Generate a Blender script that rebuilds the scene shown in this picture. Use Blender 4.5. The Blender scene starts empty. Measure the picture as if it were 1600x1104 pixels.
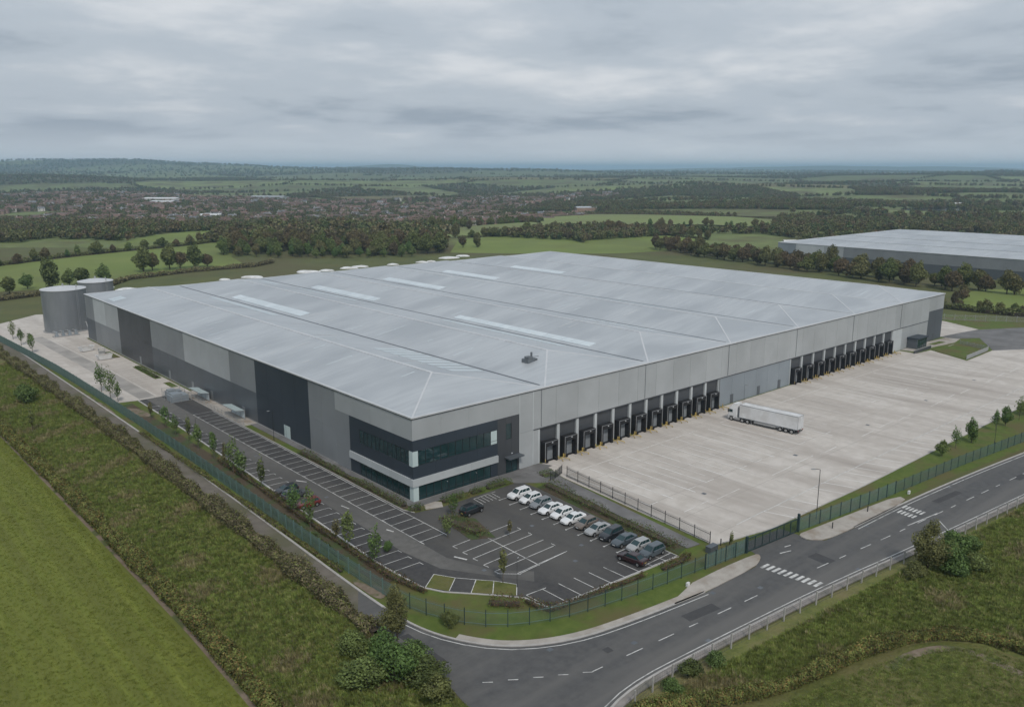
import bpy, math, random
import numpy as np
from math import radians as RAD, sin, cos, pi
rng = np.random.default_rng(7)
random.seed(7)
sc = bpy.context.scene
COL = sc.collection

# ------------------------------------------------------------------ camera
YAW = RAD(41.538)
CAMX, CAMY, CAMZ = -75.23, -109.87, 55.0
cd = bpy.data.cameras.new('camera')
cam = bpy.data.objects.new('camera', cd); COL.objects.link(cam)
cam.location = (CAMX, CAMY, CAMZ)
cam.rotation_euler = (RAD(90 - 12.458), 0, -YAW)
cd.sensor_width = 36; cd.lens = 36 * 1305.05 / 1600
cd.clip_start = 0.5; cd.clip_end = 60000
sc.camera = cam

# ------------------------------------------------------------------ sky, sun, exposure
SUN_EL, SUN_AZ = RAD(48), RAD(205)      # azimuth clockwise from +Y
w = bpy.data.worlds.new('World'); sc.world = w; w.use_nodes = True
nt = w.node_tree; nt.nodes.clear()
def N(nt, t, **kw):
    n = nt.nodes.new(t)
    for k, v in kw.items():
        if k in n.inputs: n.inputs[k].default_value = v
        else: setattr(n, k, v)
    return n
L = nt.links.new
sky = N(nt, 'ShaderNodeTexSky', sky_type='NISHITA'); sky.sun_disc = False
sky.sun_elevation = SUN_EL; sky.sun_rotation = SUN_AZ; sky.air_density = 1.5; sky.dust_density = 4
bg1 = N(nt, 'ShaderNodeBackground', Strength=0.07); L(sky.outputs[0], bg1.inputs[0])
tc = N(nt, 'ShaderNodeTexCoord'); sep = N(nt, 'ShaderNodeSeparateXYZ'); L(tc.outputs['Generated'], sep.inputs[0])
zc = N(nt, 'ShaderNodeMath', operation='MAXIMUM'); L(sep.outputs[2], zc.inputs[0]); zc.inputs[1].default_value = 0.0
za = N(nt, 'ShaderNodeMath', operation='ADD'); L(zc.outputs[0], za.inputs[0]); za.inputs[1].default_value = 0.12
dx = N(nt, 'ShaderNodeMath', operation='DIVIDE'); L(sep.outputs[0], dx.inputs[0]); L(za.outputs[0], dx.inputs[1])
dy = N(nt, 'ShaderNodeMath', operation='DIVIDE'); L(sep.outputs[1], dy.inputs[0]); L(za.outputs[0], dy.inputs[1])
cmb = N(nt, 'ShaderNodeCombineXYZ'); L(dx.outputs[0], cmb.inputs[0]); L(dy.outputs[0], cmb.inputs[1])
n1 = N(nt, 'ShaderNodeTexNoise', Scale=0.8, Detail=12.0, Roughness=0.56, Distortion=0.12); mp1 = N(nt, 'ShaderNodeMapping'); mp1.inputs['Location'].default_value = (5.3, -2.4, 0); L(cmb.outputs[0], mp1.inputs[0]); L(mp1.outputs[0], n1.inputs['Vector'])
n2 = N(nt, 'ShaderNodeTexNoise', Scale=0.17, Detail=3.0, Roughness=0.5)
mp = N(nt, 'ShaderNodeMapping'); mp.inputs['Location'].default_value = (3.1, 1.7, 0); L(cmb.outputs[0], mp.inputs[0]); L(mp.outputs[0], n2.inputs['Vector'])
ad = N(nt, 'ShaderNodeMix'); ad.data_type = 'FLOAT'; ad.inputs[0].default_value = 0.42
L(n1.outputs[0], ad.inputs[2]); L(n2.outputs[0], ad.inputs[3])
cr = N(nt, 'ShaderNodeValToRGB'); L(ad.outputs[0], cr.inputs[0])
cr.color_ramp.interpolation = 'EASE'
e = cr.color_ramp.elements
e[0].position = 0.40; e[0].color = (0.29, 0.335, 0.395, 1)
e[1].position = 0.62; e[1].color = (0.60, 0.62, 0.65, 1)
m = cr.color_ramp.elements.new(0.5); m.color = (0.41, 0.455, 0.51, 1)
hz = N(nt, 'ShaderNodeMapRange'); hz.interpolation_type = 'SMOOTHSTEP'; L(zc.outputs[0], hz.inputs[0])
hz.inputs[1].default_value = 0.0; hz.inputs[2].default_value = 0.055; hz.inputs[3].default_value = 0.92; hz.inputs[4].default_value = 0.0
mxh = N(nt, 'ShaderNodeMix'); mxh.data_type = 'RGBA'; L(hz.outputs[0], mxh.inputs[0]); L(cr.outputs[0], mxh.inputs[6])
mxh.inputs[7].default_value = (0.60, 0.63, 0.665, 1)
bg2 = N(nt, 'ShaderNodeBackground', Strength=1.0); L(mxh.outputs[2], bg2.inputs[0])
ms = N(nt, 'ShaderNodeMixShader'); ms.inputs[0].default_value = 0.92
L(bg1.outputs[0], ms.inputs[1]); L(bg2.outputs[0], ms.inputs[2])
wo = N(nt, 'ShaderNodeOutputWorld'); L(ms.outputs[0], wo.inputs[0])
sd = bpy.data.lights.new('sun', 'SUN'); sd.energy = 1.5; sd.angle = RAD(10); sd.color = (1, 0.945, 0.87)
sun = bpy.data.objects.new('sun', sd); COL.objects.link(sun)
sun.rotation_euler = (RAD(90) - SUN_EL, 0, -SUN_AZ + pi)
sun.location = (0, 0, 300)
sc.view_settings.view_transform = 'Standard'; sc.view_settings.look = 'None'
sc.view_settings.exposure = 0.3; sc.view_settings.gamma = 1.0
sc.render.engine = 'CYCLES'
sc.cycles.use_denoising = True
sc.cycles.max_bounces = 6; sc.cycles.diffuse_bounces = 3; sc.cycles.glossy_bounces = 3
sc.cycles.transparent_max_bounces = 8; sc.cycles.volume_bounces = 1
sc.cycles.adaptive_threshold = 0.02

# ------------------------------------------------------------------ materials
def mat(name, c1, c2=None, scale=0.5, rough=0.8, bump=0.0, bscale=None, metal=0.0, c3=None, scale3=0.03, stretch=(1, 1, 1),
        spec=0.3, detail=5.0, lo=0.35, hi=0.65, lo3=0.45, hi3=0.62, rand=0.0, attr=None, translucent=0.0, rot=0.0, stretch3=None, bdist=0.1):
    """world-space procedural: c1/c2 mixed by noise, c3 added in larger patches, optional bump and per-object shade"""
    m = bpy.data.materials.new(name); m.use_nodes = True
    t = m.node_tree; t.nodes.clear(); L = t.links.new
    out = N(t, 'ShaderNodeOutputMaterial'); p = N(t, 'ShaderNodeBsdfPrincipled')
    p.inputs['Roughness'].default_value = rough; p.inputs['Metallic'].default_value = metal
    p.inputs['Specular IOR Level'].default_value = spec
    geo = N(t, 'ShaderNodeNewGeometry')
    def mapped(st):
        mp = N(t, 'ShaderNodeMapping'); mp.inputs['Scale'].default_value = st; mp.inputs['Rotation'].default_value = (0, 0, rot)
        L(geo.outputs['Position'], mp.inputs[0]); return mp
    c2 = c2 or c1
    mp = mapped(stretch)
    nz = N(t, 'ShaderNodeTexNoise', Scale=scale, Detail=detail, Roughness=0.6); L(mp.outputs[0], nz.inputs['Vector'])
    r = N(t, 'ShaderNodeMapRange'); r.inputs[1].default_value = lo; r.inputs[2].default_value = hi; L(nz.outputs[0], r.inputs[0])
    mx = N(t, 'ShaderNodeMix'); mx.data_type = 'RGBA'; L(r.outputs[0], mx.inputs[0])
    mx.inputs[6].default_value = (*c1, 1); mx.inputs[7].default_value = (*c2, 1)
    col = mx.outputs[2]
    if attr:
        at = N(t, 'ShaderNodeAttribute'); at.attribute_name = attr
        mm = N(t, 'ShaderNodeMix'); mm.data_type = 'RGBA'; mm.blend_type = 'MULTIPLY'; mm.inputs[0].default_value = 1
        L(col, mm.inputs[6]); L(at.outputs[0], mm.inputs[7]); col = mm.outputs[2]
    if c3:
        mp3 = mapped(stretch3 or stretch)
        nz3 = N(t, 'ShaderNodeTexNoise', Scale=scale3, Detail=4.0, Roughness=0.55); L(mp3.outputs[0], nz3.inputs['Vector'])
        r3 = N(t, 'ShaderNodeMapRange'); r3.inputs[1].default_value = lo3; r3.inputs[2].default_value = hi3; L(nz3.outputs[0], r3.inputs[0])
        m3 = N(t, 'ShaderNodeMix'); m3.data_type = 'RGBA'; L(r3.outputs[0], m3.inputs[0]); L(col, m3.inputs[6]); m3.inputs[7].default_value = (*c3, 1)
        col = m3.outputs[2]
    if rand:
        oi = N(t, 'ShaderNodeObjectInfo'); rr = N(t, 'ShaderNodeMapRange'); L(oi.outputs['Random'], rr.inputs[0])
        rr.inputs[3].default_value = 1 - rand; rr.inputs[4].default_value = 1 + rand
        vm = N(t, 'ShaderNodeVectorMath', operation='SCALE'); L(col, vm.inputs[0]); L(rr.outputs[0], vm.inputs['Scale']); col = vm.outputs[0]
    L(col, p.inputs['Base Color'])
    if bump:
        nb = N(t, 'ShaderNodeTexNoise', Scale=bscale or scale * 3, Detail=4.0); L(mp.outputs[0], nb.inputs['Vector'])
        b = N(t, 'ShaderNodeBump', Strength=bump, Distance=bdist); L(nb.outputs[0], b.inputs['Height']); L(b.outputs[0], p.inputs['Normal'])
    if translucent:
        tr = N(t, 'ShaderNodeBsdfTranslucent'); L(col, tr.inputs[0]); sh = N(t, 'ShaderNodeMixShader'); sh.inputs[0].default_value = translucent
        L(p.outputs[0], sh.inputs[1]); L(tr.outputs[0], sh.inputs[2]); L(sh.outputs[0], out.inputs[0])
    else: L(p.outputs[0], out.inputs[0])
    return m

def leafmat(name, ca, cb, cc, var=0.25):
    """foliage: per-instance hue between three tones, clump noise"""
    m = bpy.data.materials.new(name); m.use_nodes = True
    t = m.node_tree; t.nodes.clear(); L = t.links.new
    out = N(t, 'ShaderNodeOutputMaterial'); p = N(t, 'ShaderNodeBsdfPrincipled', Roughness=0.75); p.inputs['Specular IOR Level'].default_value = 0.2
    oi = N(t, 'ShaderNodeObjectInfo'); geo = N(t, 'ShaderNodeNewGeometry')
    cr = N(t, 'ShaderNodeValToRGB'); L(oi.outputs['Random'], cr.inputs[0])
    cr.color_ramp.elements[0].color = (*ca, 1); cr.color_ramp.elements[1].color = (*cc, 1)
    x = cr.color_ramp.elements.new(0.5); x.color = (*cb, 1)
    nz = N(t, 'ShaderNodeTexNoise', Scale=0.9, Detail=3.0); L(geo.outputs['Position'], nz.inputs['Vector'])
    r = N(t, 'ShaderNodeMapRange'); L(nz.outputs[0], r.inputs[0]); r.inputs[1].default_value = 0.3; r.inputs[2].default_value = 0.7
    r.inputs[3].default_value = 1 - var * 1.6; r.inputs[4].default_value = 1 + var * 1.6
    isl = N(t, 'ShaderNodeMapRange'); L(geo.outputs['Random Per Island'], isl.inputs[0]); isl.inputs[3].default_value = 1 - var; isl.inputs[4].default_value = 1 + var
    mu = N(t, 'ShaderNodeMath', operation='MULTIPLY'); L(r.outputs[0], mu.inputs[0]); L(isl.outputs[0], mu.inputs[1])
    vm = N(t, 'ShaderNodeVectorMath', operation='SCALE'); L(cr.outputs[0], vm.inputs[0]); L(mu.outputs[0], vm.inputs['Scale'])
    L(vm.outputs[0], p.inputs['Base Color'])
    tr = N(t, 'ShaderNodeBsdfTranslucent'); L(vm.outputs[0], tr.inputs[0]); sh = N(t, 'ShaderNodeMixShader'); sh.inputs[0].default_value = 0.25
    L(p.outputs[0], sh.inputs[1]); L(tr.outputs[0], sh.inputs[2]); L(sh.outputs[0], out.inputs[0])
    return m

M = {}
# ground
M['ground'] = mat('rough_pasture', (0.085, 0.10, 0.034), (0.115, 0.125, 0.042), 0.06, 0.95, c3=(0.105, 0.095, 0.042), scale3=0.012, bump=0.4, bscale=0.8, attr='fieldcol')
M['field'] = mat('mown_field', (0.115, 0.145, 0.022), (0.185, 0.205, 0.038), 0.8, 0.95, c3=(0.125, 0.14, 0.028), scale3=0.30, bump=0.6, bscale=4.0, stretch=(1.0, 0.14, 1), stretch3=(2.0, 0.03, 1), detail=10, rot=RAD(-7), lo=.3, hi=.7, bdist=.2, lo3=.40, hi3=.60)
M['pasture'] = mat('far_pasture', (0.147, 0.195, 0.047), (0.183, 0.224, 0.059), 0.02, 0.95, c3=(0.136, 0.159, 0.050), scale3=0.008)
M['pasture2'] = mat('far_pasture_pale', (0.182, 0.226, 0.077), (0.198, 0.231, 0.083), 0.02, 0.95, c3=(0.165, 0.182, 0.075), scale3=0.008)
M['scrub'] = mat('scrub_ground', (0.105, 0.125, 0.034), (0.17, 0.18, 0.055), 0.6, 0.95, c3=(0.19, 0.165, 0.08), scale3=0.09, bump=0.8, bscale=2.2, detail=8, bdist=0.3)
M['sefield'] = mat('pasture_by_road', (0.078, 0.092, 0.022), (0.135, 0.145, 0.04), 0.5, 0.95, c3=(0.14, 0.13, 0.05), scale3=0.10, bump=0.9, bscale=2.4, detail=10, bdist=.25)
M['lawn'] = mat('verge_lawn', (0.075, 0.112, 0.02), (0.108, 0.142, 0.03), 0.6, 0.95, c3=(0.115, 0.105, 0.04), scale3=0.14, bump=0.4, bscale=4, lo3=0.46, hi3=.62)
M['mulch'] = mat('bark_mulch', (0.075, 0.055, 0.038), (0.10, 0.08, 0.05), 2.0, 0.95, c3=(0.06, 0.085, 0.03), scale3=0.2, bump=0.6, bscale=6, lo3=0.48, hi3=0.58)
M['soil'] = mat('bare_soil', (0.17, 0.13, 0.095), (0.24, 0.195, 0.15), 0.8, 0.95, bump=0.4, bscale=4, c3=(0.09, 0.105, 0.04), scale3=0.35, lo3=0.5, hi3=0.6)
M['asphalt'] = mat('car_park_asphalt', (0.052, 0.051, 0.052), (0.072, 0.070, 0.069), 1.3, 0.85, c3=(0.098, 0.094, 0.088), scale3=0.06, bump=0.15, bscale=25, stretch3=(1, 0.35, 1))
M['asphalt_old'] = mat('aisle_asphalt', (0.118, 0.114, 0.107), (0.15, 0.145, 0.136), 0.9, 0.88, c3=(0.095, 0.092, 0.088), scale3=0.06, bump=0.15, bscale=25, stretch3=(1, 0.3, 1))
M['road'] = mat('road_asphalt', (0.080, 0.080, 0.081), (0.105, 0.104, 0.103), 0.8, 0.82, c3=(0.135, 0.131, 0.125), scale3=0.09, bump=0.15, bscale=25, stretch3=(0.18, 2.2, 1), rot=RAD(5), lo3=.42)
M['lane'] = mat('lane_asphalt', (0.135, 0.12, 0.10), (0.18, 0.16, 0.135), 0.7, 0.9, c3=(0.115, 0.11, 0.07), scale3=0.1, bump=0.2, bscale=15)
M['concrete'] = mat('yard_concrete', (0.484, 0.446, 0.402), (0.583, 0.544, 0.501), 0.35, 0.85, c3=(0.369, 0.330, 0.295), scale3=0.09, stretch=(1, 1, 1), stretch3=(1.6, 0.24, 1), bump=0.05, bscale=8, detail=8, lo3=0.42, hi3=0.72)
M['joint'] = mat('slab_joint', (0.33, 0.305, 0.28), rough=.9)
M['patch'] = mat('asphalt_patch', (0.058, 0.058, 0.06), (0.07, 0.07, 0.071), 1.0, .85)
M['concrete_path'] = mat('path_concrete', (0.34, 0.31, 0.275), (0.43, 0.40, 0.36), 0.6, 0.9, c3=(0.28, 0.235, 0.19), scale3=0.25, lo3=0.52, hi3=0.7)
M['footway'] = mat('footway_asphalt', (0.235, 0.215, 0.20), (0.30, 0.275, 0.255), 0.8, 0.9, c3=(0.19, 0.18, 0.155), scale3=0.25)
M['paving'] = mat('grey_paving', (0.155, 0.152, 0.152), (0.20, 0.196, 0.193), 0.8, 0.9, c3=(0.13, 0.128, 0.125), scale3=0.2)
M['apron_road'] = mat('apron_road', (0.35, 0.33, 0.305), (0.42, 0.395, 0.37), 0.5, 0.9, c3=(0.30, 0.285, 0.265), scale3=0.12)
M['kerb'] = mat('kerb_stone', (0.36, 0.35, 0.33), (0.45, 0.43, 0.41), 1.2, 0.9)
M['paint'] = mat('white_road_paint', (0.50, 0.50, 0.48), (0.66, 0.66, 0.64), 1.8, 0.7, c3=(0.24, 0.24, 0.235), scale3=0.7, lo3=0.50, hi3=0.70)
M['paint_faded'] = mat('faded_yard_paint', (0.66, 0.655, 0.63), (0.78, 0.775, 0.755), 0.8, 0.7, c3=(0.50, 0.475, 0.44), scale3=0.35, lo3=0.46, hi3=0.66)
M['water'] = mat('pond_water', (0.05, 0.06, 0.06), rough=0.08, spec=0.6)
# buildings
M['roof'] = mat('roof_sheet', (0.43, 0.455, 0.475), (0.515, 0.54, 0.555), 0.45, 0.4, metal=0.2, c3=(0.395, 0.42, 0.44), scale3=0.07, stretch=(0.12, 1.8, 1), stretch3=(0.45, 1.0, 1), bump=0.05, bscale=2.2, detail=9, lo=.3, hi=.65)
M['cap'] = mat('roof_flashing', (0.56, 0.575, 0.585), (0.63, 0.64, 0.65), 0.3, 0.45, metal=0.2)
M['gutter'] = mat('valley_gutter', (0.10, 0.112, 0.125), (0.15, 0.165, 0.18), 0.3, 0.6)
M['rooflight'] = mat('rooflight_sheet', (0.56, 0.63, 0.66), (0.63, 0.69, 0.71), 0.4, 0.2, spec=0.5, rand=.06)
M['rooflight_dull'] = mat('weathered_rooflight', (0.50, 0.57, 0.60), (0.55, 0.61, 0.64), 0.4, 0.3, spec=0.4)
def clad(n, c, r=0.45): return mat(n, c, tuple(x * 1.07 for x in c), 0.25, r, metal=0.15, rand=0.045, c3=tuple(x * 0.93 for x in c), scale3=0.09, spec=0.4)
M['c_light'] = clad('cladding_silver', (0.40, 0.42, 0.43))
M['c_vlight'] = clad('cladding_pale', (0.50, 0.53, 0.54))
M['c_mid'] = clad('cladding_mid_grey', (0.235, 0.25, 0.262))
M['c_blue'] = clad('cladding_blue_grey', (0.26, 0.295, 0.325))
M['c_dark'] = clad('cladding_slate', (0.105, 0.118, 0.132))
M['c_navy'] = clad('cladding_anthracite', (0.040, 0.052, 0.068))
M['c_char'] = clad('cladding_charcoal', (0.070, 0.075, 0.083))
M['plinth'] = mat('plinth_concrete', (0.30, 0.30, 0.295), (0.36, 0.355, 0.35), 0.6, 0.9)
M['core'] = mat('wall_core', (0.10, 0.105, 0.11), rough=0.8)
M['glass'] = mat('tinted_glass', (0.012, 0.034, 0.038), (0.02, 0.05, 0.055), .5, rough=0.03, spec=0.7)
M['glass_pale'] = mat('pale_glass_panel', (0.48, 0.58, 0.58), (0.52, 0.61, 0.61), 0.4, 0.15, spec=0.5)
M['frame'] = mat('window_frame', (0.03, 0.035, 0.038), rough=0.5)
M['rubber'] = mat('dock_rubber', (0.014, 0.014, 0.016), (0.024, 0.024, 0.026), 1.5, 0.75)
M['dockdoor'] = mat('dock_door_sheet', (0.21, 0.23, 0.25), (0.25, 0.27, 0.285), 0.8, 0.5, rand=0.08)
M['strip'] = mat('pale_guide_strip', (0.30, 0.31, 0.32), rough=0.6)
M['yellow'] = mat('safety_yellow', (0.46, 0.33, 0.08), (0.54, 0.40, 0.13), 2.0, 0.6, c3=(0.33, 0.26, 0.13), scale3=1.2)
M['white'] = mat('white_panel', (0.66, 0.67, 0.68), (0.72, 0.73, 0.735), 0.4, 0.45, c3=(0.58, 0.58, 0.575), scale3=0.3)
M['tank'] = mat('tank_steel', (0.20, 0.215, 0.23), (0.245, 0.26, 0.275), 0.4, 0.45, metal=0.35, stretch=(1, 1, 0.25))
M['galv'] = mat('galvanised_steel', (0.36, 0.37, 0.375), (0.43, 0.44, 0.445), 2.0, 0.5, metal=0.4)
M['green'] = mat('green_fence_steel', (0.115, 0.185, 0.17), (0.14, 0.215, 0.195), 0.8, 0.5)
M['darkgreen'] = mat('dark_green_steel', (0.022, 0.042, 0.045), (0.03, 0.055, 0.055), 0.8, 0.55)
M['post'] = mat('concrete_post', (0.33, 0.32, 0.30), (0.42, 0.41, 0.385), 1.0, 0.85)
M['darkmetal'] = mat('dark_steel', (0.03, 0.032, 0.035), rough=0.5)
M['wire'] = mat('fence_wire', (0.085, 0.09, 0.09), rough=0.6, metal=0.3)
M['tyre'] = mat('tyre_rubber', (0.012, 0.012, 0.013), rough=0.85)
M['rim'] = mat('alloy_rim', (0.45, 0.46, 0.47), rough=0.35, metal=0.7)
M['lamp_white'] = mat('headlamp_lens', (0.55, 0.58, 0.60), rough=0.1, spec=0.6)
M['lamp_red'] = mat('tail_lamp_lens', (0.22, 0.01, 0.01), rough=0.2)
M['bark'] = mat('tree_bark', (0.06, 0.048, 0.036), (0.095, 0.078, 0.06), 3.0, 0.95)
M['stem'] = mat('sapling_bark', (0.11, 0.095, 0.075), (0.14, 0.125, 0.10), 3.0, 0.95)
M['brickwall'] = mat('house_brick', (0.26, 0.17, 0.13), (0.33, 0.24, 0.19), 0.2, 0.9, rand=0.15)
M['render'] = mat('house_render', (0.60, 0.58, 0.55), rough=0.85)
M['tile_red'] = mat('red_roof_tile', (0.125, 0.082, 0.068), (0.17, 0.112, 0.092), 0.05, 0.85, rand=0.25)
M['tile_brown'] = mat('brown_roof_tile', (0.12, 0.09, 0.078), (0.155, 0.12, 0.105), 0.05, 0.85, rand=0.25)
M['tile_grey'] = mat('slate_roof', (0.13, 0.135, 0.145), (0.18, 0.18, 0.185), 0.05, 0.8, rand=0.25)
M['pane_dark'] = mat('house_window', (0.03, 0.035, 0.04), rough=0.2)
M['leaf'] = leafmat('leaf_olive', (0.112, 0.144, 0.050), (0.169, 0.188, 0.069), (0.181, 0.156, 0.075))
M['leaf_brown'] = leafmat('leaf_brown', (0.106, 0.094, 0.053), (0.175, 0.131, 0.073), (0.150, 0.156, 0.062))
M['leaf_green'] = leafmat('leaf_green', (0.114, 0.189, 0.057), (0.137, 0.199, 0.066), (0.177, 0.221, 0.075))
M['leaf_far'] = leafmat('leaf_distant', (0.096, 0.132, 0.054), (0.162, 0.174, 0.070), (0.192, 0.162, 0.094), 0.35)
M['leaf_hedge'] = leafmat('leaf_hedge', (0.175, 0.20, 0.06), (0.175, 0.20, 0.06), (0.175, 0.20, 0.06), 0.35)
M['leaf_hedge_b'] = leafmat('leaf_hedge_bronze', (0.225, 0.165, 0.062), (0.225, 0.165, 0.062), (0.225, 0.165, 0.062), 0.35)
M['leaf_bramble'] = leafmat('leaf_bramble', (0.19, 0.165, 0.095), (0.19, 0.165, 0.095), (0.19, 0.165, 0.095), 0.4)
M['leaf_bed'] = leafmat('leaf_bed', (0.105, 0.150, 0.044), (0.105, 0.150, 0.044), (0.105, 0.150, 0.044), 0.35)
M['leaf_bed_b'] = leafmat('leaf_bed_russet', (0.136, 0.088, 0.048), (0.136, 0.088, 0.048), (0.136, 0.088, 0.048), 0.4)
M['blade'] = leafmat('grass_blade', (0.15, 0.205, 0.05), (0.195, 0.24, 0.062), (0.25, 0.255, 0.095), 0.25)
M['blade_field'] = leafmat('field_blade', (0.132, 0.174, 0.030), (0.174, 0.210, 0.038), (0.216, 0.222, 0.054), 0.2)
M['blade_dry'] = leafmat('dry_stalk', (0.28, 0.25, 0.125), (0.245, 0.215, 0.105), (0.36, 0.32, 0.185), 0.25)

# ------------------------------------------------------------------ builders
def link(o, parent=None):
    COL.objects.link(o)
    if parent is not None: o.parent = parent
    return o
def tag(o, label, cat=None, group=None, kind=None):
    if label: o['label'] = label
    if cat: o['category'] = cat
    if group: o['group'] = group
    if kind: o['kind'] = kind
    return o
def empty(name, loc=(0, 0, 0), rz=0.0):
    o = bpy.data.objects.new(name, None); COL.objects.link(o); o.location = loc; o.rotation_euler = (0, 0, rz); o.empty_display_size = 0.5
    return o
class MB:
    def __init__(s): s.v = []; s.f = []; s.m = []
    def quad(s, a, b, c, d, m=0):
        i = len(s.v); s.v += [a, b, c, d]; s.f.append((i, i + 1, i + 2, i + 3)); s.m.append(m)
    def face(s, pts, m=0):
        i = len(s.v); s.v += list(pts); s.f.append(tuple(range(i, i + len(pts)))); s.m.append(m)
    def box(s, x0, x1, y0, y1, z0, z1, m=0):
        i = len(s.v)
        s.v += [(x0, y0, z0), (x1, y0, z0), (x1, y1, z0), (x0, y1, z0), (x0, y0, z1), (x1, y0, z1), (x1, y1, z1), (x0, y1, z1)]
        for f in ((0, 3, 2, 1), (4, 5, 6, 7), (0, 1, 5, 4), (1, 2, 6, 5), (2, 3, 7, 6), (3, 0, 4, 7)):
            s.f.append(tuple(i + k for k in f)); s.m.append(m)
    def tube(s, pts, r, n=8, m=0, cap=True):
        rs = r if isinstance(r, (list, tuple)) else [r] * len(pts)
        P = [np.array(p, float) for p in pts]; base = len(s.v)
        for k, p in enumerate(P):
            d = P[min(k + 1, len(P) - 1)] - P[max(k - 1, 0)]; d /= (np.linalg.norm(d) + 1e-9)
            u = np.cross(d, (0, 0, 1.0)); 
            if np.linalg.norm(u) < 1e-3: u = np.array((1.0, 0, 0))
            u /= np.linalg.norm(u); v = np.cross(d, u)
            for j in range(n):
                a = 2 * pi * j / n; s.v.append(tuple(p + rs[k] * (u * cos(a) + v * sin(a))))
        for k in range(len(P) - 1):
            for j in range(n):
                a = base + k * n + j; b = base + k * n + (j + 1) % n
                s.f.append((a, b, b + n, a + n)); s.m.append(m)
        if cap:
            s.f.append(tuple(base + j for j in range(n))); s.m.append(m)
            s.f.append(tuple(base + (len(P) - 1) * n + j for j in reversed(range(n)))); s.m.append(m)
    def mesh(s, name, mats, smooth=False):
        me = bpy.data.meshes.new(name); me.from_pydata(s.v, [], s.f)
        for mm in (mats if isinstance(mats, (list, tuple)) else [mats]): me.materials.append(mm)
        if any(s.m): me.polygons.foreach_set('material_index', s.m)
        if smooth: me.polygons.foreach_set('use_smooth', [True] * len(s.f))
        me.update(); return me
    def obj(s, name, mats, parent=None, smooth=False):
        return link(bpy.data.objects.new(name, s.mesh(name, mats, smooth)), parent)
def inst(name, me, parent=None, loc=(0, 0, 0), rz=0.0, scale=(1, 1, 1), rot=None):
    o = bpy.data.objects.new(name, me); link(o, parent); o.location = loc; o.scale = scale
    o.rotation_euler = rot if rot else (0, 0, rz); return o
_uc = {}
def box(name, mm, x0, x1, y0, y1, z0, z1, parent=None, rot=None):
    if mm not in _uc:
        b = MB(); b.box(-.5, .5, -.5, .5, -.5, .5); _uc[mm] = b.mesh('box_' + mm, M[mm])
    return inst(name, _uc[mm], parent, ((x0 + x1) / 2, (y0 + y1) / 2, (z0 + z1) / 2), scale=(x1 - x0, y1 - y0, z1 - z0), rot=rot)
def numesh(name, V, F, mm, smooth=False):
    """fast mesh from numpy arrays; F is (n,3) or (n,4)"""
    me = bpy.data.meshes.new(name); k = F.shape[1]
    me.vertices.add(len(V)); me.vertices.foreach_set('co', np.asarray(V, np.float32).ravel())
    me.loops.add(F.size); me.loops.foreach_set('vertex_index', F.ravel().astype(np.int32))
    me.polygons.add(len(F)); me.polygons.foreach_set('loop_start', (np.arange(len(F)) * k).astype(np.int32)); me.polygons.foreach_set('loop_total', np.full(len(F), k, np.int32))
    me.update(calc_edges=True); me.validate()
    if smooth: me.polygons.foreach_set('use_smooth', np.ones(len(F), bool))
    for x in (mm if isinstance(mm, (list, tuple)) else [mm]): me.materials.append(x)
    return me
def sheet(name, pts, z, mm, parent=None, label=None, kind='structure', thick=0.0):
    """flat polygon sheet (optionally a slab with sides)"""
    import mathutils
    tess = mathutils.geometry.tessellate_polygon([[mathutils.Vector((x, y, 0)) for x, y in pts]])
    b = MB(); n = len(pts)
    b.v = [(x, y, z) for x, y in pts]
    area = sum(pts[i][0] * pts[(i + 1) % n][1] - pts[(i + 1) % n][0] * pts[i][1] for i in range(n))
    for t in tess:
        a, c, d = (pts[i] for i in t)
        s = (c[0] - a[0]) * (d[1] - a[1]) - (c[1] - a[1]) * (d[0] - a[0])
        b.f.append(tuple(t) if s > 0 else tuple(reversed(t))); b.m.append(0)
    if thick:
        b.v += [(x, y, z - thick) for x, y in pts]
        for i in range(n):
            j = (i + 1) % n
            b.f.append((n + i, n + j, j, i) if area > 0 else (i, j, n + j, n + i)); b.m.append(0)
    o = b.obj(name, M[mm], parent)
    if parent is None: tag(o, label, kind=kind)
    return o
def offset_line(pts, d):
    P = np.array(pts, float); out = []
    for i in range(len(P)):
        t = P[min(i + 1, len(P) - 1)] - P[max(i - 1, 0)]; t /= np.linalg.norm(t)
        out.append((P[i][0] - t[1] * d, P[i][1] + t[0] * d))
    return out
def smooth_line(pts, it=2):
    P = [tuple(p) for p in pts]
    for _ in range(it):
        q = [P[0]]
        for a, b in zip(P[:-1], P[1:]):
            q += [(a[0] * .75 + b[0] * .25, a[1] * .75 + b[1] * .25), (a[0] * .25 + b[0] * .75, a[1] * .25 + b[1] * .75)]
        q.append(P[-1]); P = q
    return P
def ribbon(name, pts, w0, w1, z, mm, parent=None, h=0.0, label=None):
    """strip between offsets w0 and w1 of a line, raised by h (a kerb)"""
    A, B = offset_line(pts, w0), offset_line(pts, w1); b = MB()
    for i in range(len(pts) - 1):
        a0, a1, b0, b1 = A[i], A[i + 1], B[i], B[i + 1]
        zt = z + h
        b.quad((*a0, zt), (*a1, zt), (*b1, zt), (*b0, zt))
        if h:
            b.quad((*a0, z - .05), (*a1, z - .05), (*a1, zt), (*a0, zt)); b.quad((*b0, zt), (*b1, zt), (*b1, z - .05), (*b0, z - .05))
    o = b.obj(name, M[mm], parent)
    if parent is None: tag(o, label, kind='structure')
    return o
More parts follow.
